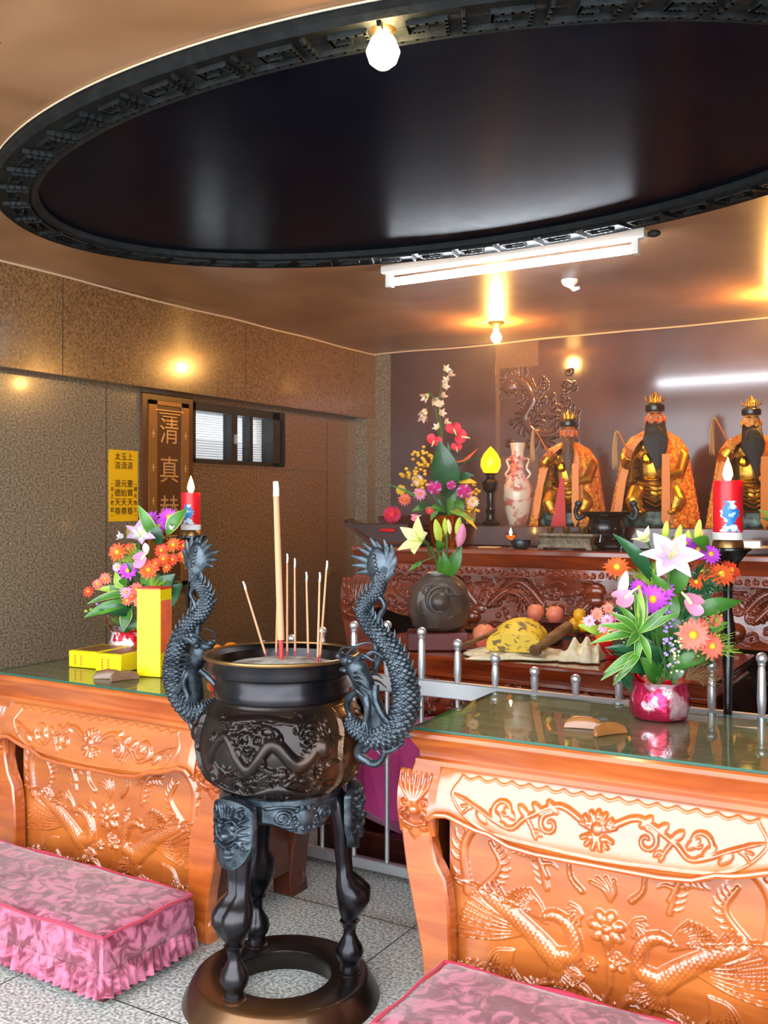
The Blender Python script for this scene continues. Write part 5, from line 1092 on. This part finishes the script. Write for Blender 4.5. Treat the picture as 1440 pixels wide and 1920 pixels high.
# ------------------------------------------------------------------ statues
def hand(m, c, s_, d=1):
    c = Vector(c); m.ell(c, (.022 * s_, .014 * s_, .022 * s_), 10, 8)
    for i in range(4):
        z = (.016 - i * .010) * s_; L = (.020, .023, .021, .016)[i] * s_
        m.tube([c + Vector((d * .006, -.006, z)), c + Vector((d * .012, -.012 * s_ - L * .5, z)), c + Vector((-d * .006, -.014 * s_ - L * .6, z)), c + Vector((-d * .014, -.008 * s_ - L * .2, z))], [.0062 * s_, .0058 * s_, .0055 * s_, .005 * s_], 7)
    m.tube([c + Vector((-d * .008, -.004, .014 * s_)), c + Vector((-d * .012, -.02 * s_, .024 * s_)), c + Vector((-d * .002, -.03 * s_, .024 * s_))], [.008 * s_, .007 * s_, .006 * s_], 7)
def statue(x, y, z, k, lab, skin, hair, raised, whisk_at, open0, open1, seed, beard_w, redcloth):
    t = thing('deity_statue', (x, y, z), lab, 'statue', rz=YAW * .55); t.scale = (k, k, k)
    rr = random.Random(seed)
    b = MB(); b.lathe([(.001, 0), (.17, 0), (.185, .02), (.18, .05), (.165, .085), (.001, .09)], 40, sy=.78, wob=lambda a, zz: .05 * math.sin(5 * a + seed) + .03 * math.sin(13 * a + zz * 60)); b.build('rock_base', 'jade', t)
    m = MB()
    m.ell((0, .03, .36), (.105, .08, .14)); m.ell((0, .03, .20), (.125, .10, .10)); m.ell((0, .03, .47), (.10, .065, .06))
    for s_ in (-1, 1):
        m.tube([(s_ * .05, .0, .20), (s_ * .11, -.09, .195), (s_ * .125, -.12, .15), (s_ * .10, -.13, .10)], [.055, .055, .05, .042], 12)
        m.ell((s_ * .085, -.15, .085), (.035, .05, .022))
    m.tube([(.10, .02, .48), (.155, -.02, .40), (.13, -.09, .31), (.06, -.12, .29)], [.045, .045, .038, .03], 12)
    if raised: m.tube([(-.10, .02, .48), (-.165, -.03, .42), (-.15, -.09, .44), (-.125, -.10, .475)], [.045, .042, .036, .028], 12)
    else: m.tube([(-.10, .02, .48), (-.165, -.02, .40), (-.16, -.08, .37), (-.15, -.11, .41)], [.045, .045, .038, .028], 12)
    m.tube([(0, .02, .50), (0, .01, .58)], [.045, .036], 12)
    fuse(m.build('body', 'gold', t), .006)
    a = MB()                                         # belt, chest plates and lap folds in relief
    for q in range(5): a.tube([(-.10 + .01 * q, -.085 - .006 * q, .26 - q * .028), (0, -.10 - .01 * q, .235 - q * .03), (.10 - .01 * q, -.085 - .006 * q, .26 - q * .028)], .006, 6)
    a.tube([(.11 * math.cos(w), .03 + .09 * math.sin(w), .285) for w in np.linspace(PI, 2 * PI, 14)], .011, 8)
    for s_ in (-1, 1): a.ell((s_ * .045, -.05, .40), (.035, .014, .035)); a.ell((s_ * .11, -.135, .17), (.028, .02, .03))
    a.build('armour', 'gold_bright', t)
    h = MB(); hc = Vector((0, -.01, .635))
    h.ell(hc, (.050, .052, .066)); h.ell(hc + Vector((0, -.02, -.035)), (.038, .036, .032)); h.ell(hc + Vector((0, -.055, -.004)), (.010, .014, .020)); h.ell(hc + Vector((0, -.060, -.014)), (.013, .010, .008))
    for s_ in (-1, 1):
        h.ell(hc + Vector((s_ * .054, .004, -.004)), (.010, .014, .026)); h.ell(hc + Vector((s_ * .026, -.040, -.016)), (.016, .012, .014)); h.ell(hc + Vector((s_ * .020, -.046, .022)), (.017, .008, .006))
    h.ell(hc + Vector((0, -.052, -.032)), (.014, .008, .005))
    ho = fuse(h.build('head', skin, t), .004, 2)
    for s_ in (-1, 1):
        e = MB().ell(hc + Vector((s_ * .020, -.0455, .009)), (.011, .006, .0055), 10, 6); e.mi = 1; e.ell(hc + Vector((s_ * .019, -.051, .009)), (.0045, .003, .0045), 8, 6); e.build('eye', ['white', 'black'], ho)
        MB().tube([hc + Vector((s_ * .008, -.053, .026)), hc + Vector((s_ * .022, -.052, .033)), hc + Vector((s_ * .038, -.044, .026))], [.003, .0038, .002], 6).build('eyebrow', hair, ho)
    MB().ell(hc + Vector((0, -.0585, -.033)), (.012, .004, .0035), 10, 6).build('lips', 'red', ho)
    # beard: many strands
    bd = MB(); W_ = beard_w
    for i in range(46):
        q = (i / 45 - .5) * 2; q2 = q + rr.uniform(-.05, .05); x0 = q2 * .045; L = (.30 - .10 * abs(q)) * rr.uniform(.9, 1.05)
        bd.tube(spline([(x0, hc.y - .042 + .03 * q * q, hc.z - .03 + .02 * q * q), (q2 * W_ * .9, -.115 + .03 * q * q, hc.z - .09), (q2 * W_, -.125 + .02 * q * q, hc.z - .03 - L * .6), (q2 * W_ * .45 + .01, -.135, hc.z - .03 - L)], 5), [.004] + [.0095] * 12 + [.006, .003, .001], 6)
    bd.ell((0, -.10, hc.z - .13), (W_ * .85, .022, .09)); bd.tube([(-.035, -.062, hc.z - .045), (0, -.068, hc.z - .024), (.035, -.062, hc.z - .045)], [.004, .008, .004], 6)
    bd.build('beard', hair, ho)
    cr = MB(); cr.lathe([(.054, .68), (.058, .69), (.056, .715), (.045, .725), (.001, .735)], 24, cy=-.006, sy=1.02); cr.build('hat', 'black', t)
    cr = MB(); cr.lathe([(.030, .722), (.034, .73), (.026, .742), (.030, .76), (.016, .772), (.008, .79), (.001, .80)], 16, cy=-.01)
    for q in np.linspace(-2.6, -.54, 5): cr.cone(Vector((.030 * math.cos(q), -.01 + .03 * math.sin(q), .735)), Vector((.036 * math.cos(q), -.01 + .036 * math.sin(q), .782)), .009, 6)
    for s_ in (-1, 1): cr.tube([(s_ * .03, -.01, .74), (s_ * .055, -.01, .75), (s_ * .06, -.01, .772)], [.006, .006, .002], 6)
    cr.build('crown', 'gold', t)
    # robe
    nT, nZ = 130, 64; Z = np.linspace(-.02, .575, nZ); rows = []; inn = []
    for zz in Z:
        v = (zz + .02) / .595
        rx = np.interp(v, [0, .3, .6, .8, .92, 1], [.262, .235, .205, .185, .14, .055]); ry = np.interp(v, [0, .3, .6, .8, .92, 1], [.20, .18, .14, .115, .09, .05])
        o0 = open0 * np.interp(v, [0, .5, .85, 1], [1.0, 1.0, .8, .3]); o1 = open1 * np.interp(v, [0, .5, .85, 1], [.9, 1, .8, .3])
        A_ = np.linspace(-PI / 2 + o1, 1.5 * PI - o0, nT)
        r1, r2 = [], []
        for i, a_ in enumerate(A_):
            u = i / (nT - 1); f = 1 + .03 * math.sin(a_ * 9 + seed) * (1 - v) + .018 * math.sin(a_ * 21 + 3 * v)
            f += .022 * abs(math.sin(zz * 62 + .6 * math.sin(a_ * 5))) ** .6 * (1 if (u < .3 and v < .85) else .25)
            f += .02 * (math.sin(a_ * 37) * math.sin(zz * 120)) * (1 if u < .42 or u > .8 else 0)
            cx, sy_ = math.cos(a_), math.sin(a_); zo = zz - .02 * (1 - v) * math.cos(a_ * 3)
            r1.append((rx * f * cx, .03 + ry * f * sy_, zo)); r2.append((rx * (f - .035) * cx, .03 + ry * (f - .035) * sy_, zo))
        rows.append(r1 + r2[::-1])
    MB().rings(rows).build('robe', 'robe', t, ang=70)
    for side, ang, L in ((1, open1, .52), (-1, open0, .50)):   # plain satin lapels along the opening
        P = []
        for zz in np.linspace(.54, .54 - L, 22):
            v = max(0, (zz + .02) / .595); rx = np.interp(v, [0, .3, .6, .8, .92, 1], [.262, .235, .205, .185, .14, .055]); ry = np.interp(v, [0, .3, .6, .8, .92, 1], [.20, .18, .14, .115, .09, .05]); o_ = ang * np.interp(v, [0, .5, .85, 1], [1.0, 1, .8, .3]) * side
            aa = -PI / 2 + o_; w_ = .022 if zz > .54 - L + .03 else .012
            c0 = Vector((rx * 1.04 * math.cos(aa), .03 + ry * 1.04 * math.sin(aa) - .006, zz)); P.append([(c0.x - w_, c0.y, zz), (c0.x + w_, c0.y - .004, zz), (c0.x + w_, c0.y + .005, zz), (c0.x - w_, c0.y + .009, zz)])
        MB().rings(P[::-1]).build('lapel', 'robe_plain', t)
    MB().prism([(-.022, .40), (.022, .40), (.026, .02), (.0, -.03), (-.026, .02)], 0, .008, .002).build('sash', 'robe_plain', t).location = (.055, -.185, .02)
    if redcloth:
        MB().prism([(-.01, .32), (.018, .32), (.03, -.01), (-.075, -.01)], 0, .01, .002).build('red_tail', 'red_cloth', t).location = (-.035, -.198, 0)
    hd = MB(); hp = Vector((-.125, -.108, .485)) if raised else Vector((-.150, -.118, .425)); hand(hd, hp, 1.15, 1); fuse(hd.build('hand', skin, t), .003, 1)
    hd = MB(); hand(hd, (.05, -.13, .29), 1.1, -1); fuse(hd.build('hand', skin, t), .003, 1)
    if whisk_at:
        w = thing('fly_whisk', (x, y, z), 'pale fly whisk with hanging hair held by the ' + whisk_at, 'fly whisk', rz=YAW * .55); w.scale = (k, k, k)
        p0 = hp + Vector((.008, -.012, -.04)); p1 = hp + Vector((-.085, -.01, .16)) if raised else hp + Vector((-.055, 0, .12))
        MB().tube([p0, hp + Vector((0, -.012, 0)), p1], [.006, .006, .005], 8).build('handle', 'skin_red', w)
        m2 = MB()
        for i in range(20):
            q = rr.uniform(-1, 1); m2.tube(spline([p1, p1 + Vector((-.018 + .004 * q, .006 * q, .01)), p1 + Vector((-.028 + .010 * q, .01 * q, -.08)), p1 + Vector((-.026 + .016 * q, .012 * q, -.215 + .03 * rr.random()))], 4), [.004] * 9 + [.0035, .003, .002, .0008], 5)
        m2.build('hair_tassel', 'whisk', w)
    return t
SZ = 1.369
statue(-2.165, 5.80, SZ, .90, 'left seated deity statue with brown grey beard, orange robe and a red cloth strip', 'skin_red', 'hair_grey', True, 'left deity statue', 1.0, .35, 3, .030, True)
statue(-1.625, 5.80, SZ, 1.0, 'central larger seated deity statue with long black beard and orange robe', 'skin_red', 'hair_black', False, 'central deity statue', 1.0, .30, 5, .062, False)
statue(-1.080, 5.80, SZ, .93, 'right seated deity statue with golden face and black beard behind the burning candle', 'skin_gold', 'hair_black', True, 'right deity statue', 1.0, .30, 8, .058, False)
# ------------------------------------------------------------------ objects on shelf and altar
t = thing('lotus_lamp', (-2.615, 5.62, SZ), 'glowing yellow peach-shaped lamp on a black turned stand', 'lamp')
MB().lathe([(.055, 0), (.06, .012), (.03, .03), (.024, .06), (.034, .09), (.024, .11), (.026, .20), (.05, .225), (.055, .27), (.03, .29), (.025, .31), (.045, .325), (.001, .33)], 28).build('stand', 'black', t)
MB().lathe([(.02, .325), (.045, .33), (.064, .37), (.062, .41), (.042, .45), (.018, .478), (.002, .495)], 28).build('lamp_shade', 'lotus', t)
t = thing('porcelain_vase', (-2.49, 5.76, SZ), 'tall pale porcelain vase with pink blossom relief beside the lotus lamp', 'vase')
MB().lathe([(.055, 0), (.06, .01), (.08, .08), (.095, .18), (.09, .25), (.06, .30), (.042, .34), (.038, .40), (.042, .47), (.05, .52), (.045, .52), (.036, .46), (.001, .45)], 40).build('vase_body', 'porcelain', t)
m = MB(); rr = random.Random(4)
for i in range(46): a = rr.uniform(-2.9, -.2); zz = rr.uniform(.27, .44); r0 = float(np.interp(zz, [.25, .30, .34, .44], [.09, .062, .045, .042])); m.ell((r0 * math.cos(a), r0 * math.sin(a), zz), (rr.uniform(.006, .012),) * 3, 8, 6)
m.build('blossom_relief', 'porcelain_flower', t)
for s_ in (-1, 1): MB().tube(spline([(s_ * .04, 0, .42), (s_ * .075, 0, .41), (s_ * .06, 0, .36), (s_ * .085, 0, .32), (s_ * .055, 0, .29)], 6), .008, 8).build('handle', 'porcelain', t)
t = thing('carved_bone_ornament', (-2.70, 5.50, SZ), 'small tan carved scalloped ornament beside the lamp stand', 'ornament')
MB().prism([(-.03, 0), (.01, 0), (.02, .02), (.03, .035), (.026, .05), (.034, .065), (.028, .08), (.03, .095), (.02, .105), (.024, .115), (-.03, .12)], 0, .02, .003).build('fan', 'bone', t); MB().bbox(-.04, .04, -.01, .03, -.0, .006, .001).build('foot', 'black', t)
ZU = 1.2465
def oil_lamp(x, y, z, lab):
    t = thing('oil_lamp', (x, y, z), lab, 'oil lamp')
    MB().lathe([(.03, 0), (.03, .004), (.008, .012), (.007, .03), (.02, .04), (.032, .06), (.034, .085), (.031, .085), (.028, .06), (.012, .045), (.001, .044)], 24).build('glass_cup', 'clear', t)
    MB().lathe([(.001, .047), (.014, .048), (.026, .062), (.028, .07), (.001, .071)], 18).build('oil', 'wax_top', t)
    MB().lathe([(.001, .071), (.007, .078), (.009, .086), (.005, .10), (.0005, .114)], 12).build('flame', 'flame', t)
oil_lamp(-2.31, 5.24, ZU, 'small glass oil lamp with bright flame in front of the porcelain vase')
oil_lamp(-1.33, 5.16, ZU, 'small glass oil lamp with flame behind the white lily of the right bouquet')
o = MB().lathe([(.035, 0), (.05, .008), (.058, .03), (.055, .045), (.06, .05), (.054, .05), (.05, .03), (.001, .02)], 28).build('black_bowl', 'bronze_gray'); o.location = (-2.215, 5.17, ZU); tag(o, 'small dark bowl right of the glass oil lamp on the altar', 'bowl')
o = MB().bbox(-.06, .06, -.03, .03, 0, .008, .002).build('tan_board', 'bone'); o.location = (-2.39, 5.12, ZU); tag(o, 'small flat tan board lying on the altar edge', 'board')
t = thing('stone_cup_stand', (-1.935, 5.16, ZU), 'long weathered stone stand carrying three small cups', 'cup stand')
MB().rings(loft_rect([(0, .012), (0, .02), (-.012, .03), (-.010, .062), (.0, .07), (.012, .078), (.012, .088)], -.155, .155, -.045, .045)).build('stand_body', 'stone_stand', t, ang=25)
for sx in (-1, 1):
    for sy in (-1, 1): MB().bbox(sx * .14 - .015, sx * .14 + .015, sy * .035 - .01, sy * .035 + .01, 0, .014, .003).build('foot', 'stone_stand', t)
c = Canvas(.27, .034, .0015)
for i in range(12): c.curl(.015 + i * .022, .017, .010, i, 1, .003, .004, (-1) ** i)
relief('carved_band', c, 'stone_stand', t, y=-.034, t=.004, x0=-.135, z0=.029)
for i, x in enumerate((-2.035, -1.94, -1.845)):
    o = MB().lathe([(.012, 0), (.013, .004), (.020, .016), (.023, .036), (.021, .036), (.016, .012), (.001, .010)], 22).build('offering_cup', 'brass_edge'); o.location = (x, 5.16, ZU + .0885)
    tag(o, ('left', 'middle', 'right')[i] + ' small metal cup of three on the stone stand', 'cup', 'cups on the stone stand')
t = thing('black_tripod_censer', (-1.765, 5.31, ZU), 'black tripod incense bowl with side handles behind the stone cup stand', 'censer')
MB().lathe([(.001, .05), (.07, .055), (.10, .09), (.105, .13), (.09, .165), (.095, .18), (.135, .195), (.14, .21), (.125, .21), (.08, .18), (.001, .17)], 36).build('bowl', 'black', t)
for i in range(3): a = -PI / 2 + i * 2 * PI / 3; MB().tube([(.07 * math.cos(a), .07 * math.sin(a), .08), (.10 * math.cos(a), .10 * math.sin(a), .04), (.085 * math.cos(a), .085 * math.sin(a), 0)], [.026, .02, .016], 10).build('leg', 'black', t)
for s_ in (-1, 1): m = MB(); m.tube(spline([(s_ * .12, 0, .19), (s_ * .16, 0, .17), (s_ * .175, 0, .21), (s_ * .16, 0, .25)], 6), [.012] * 12 + [.014] * 7, 10); m.ell((s_ * .158, 0, .255), (.022, .018, .02)); m.build('handle', 'bronze_gray', t)
t = thing('steel_tray', (-.98, 5.20, ZU), 'shiny steel tray at the right end of the altar beside the candle', 'tray')
MB().lathe([(.001, .004), (.12, .004), (.14, .03), (.15, .035), (.145, .038), (.13, .03), (.11, .008), (.001, .008)], 36).build('tray_body', 'steel', t); MB().bbox(-.06, .06, -.03, .03, .009, .07, .006).build('silver_box', 'steel', t)
t = thing('potted_plant', (-.78, 5.30, ZU), 'small lime leafy plant in a dark pot at the right edge of the altar', 'plant')
MB().lathe([(.04, 0), (.06, .06), (.062, .12), (.055, .12), (.001, .11)], 24).build('pot', 'black', t)
for i in range(14):
    a = i * 2.4; p = Vector((0, 0, .11)); q = Vector((.17 * math.cos(a), .17 * math.sin(a), .16 + .10 * ((i * 37) % 10) / 10)); leaf(t, p, q, .04, 'leaf_lime' if i % 3 else 'leaf', .15)
# extra foliage filling the table bouquets
for par, fn, x0, x1, y0, y1, n, w_ in ((bpy.data.objects['foil_wrapped_bouquet'], R_, 1165, 1335, 1120, 1260, 16, .05), (bpy.data.objects['red_wrapped_bouquet'], L_, 185, 335, 1060, 1180, 14, .055)):
    rr = random.Random(n); cx = (x0 + x1) / 2
    for i in range(n):
        px, py = rr.uniform(x0, x1), rr.uniform(y0, y1)
        leaf(par, fn(cx + (px - cx) * .4, py + 45, .02), fn(px, py - 10, rr.uniform(-.05, .05)), w_, ('leaf', 'leaf_dark')[i % 2], .12)
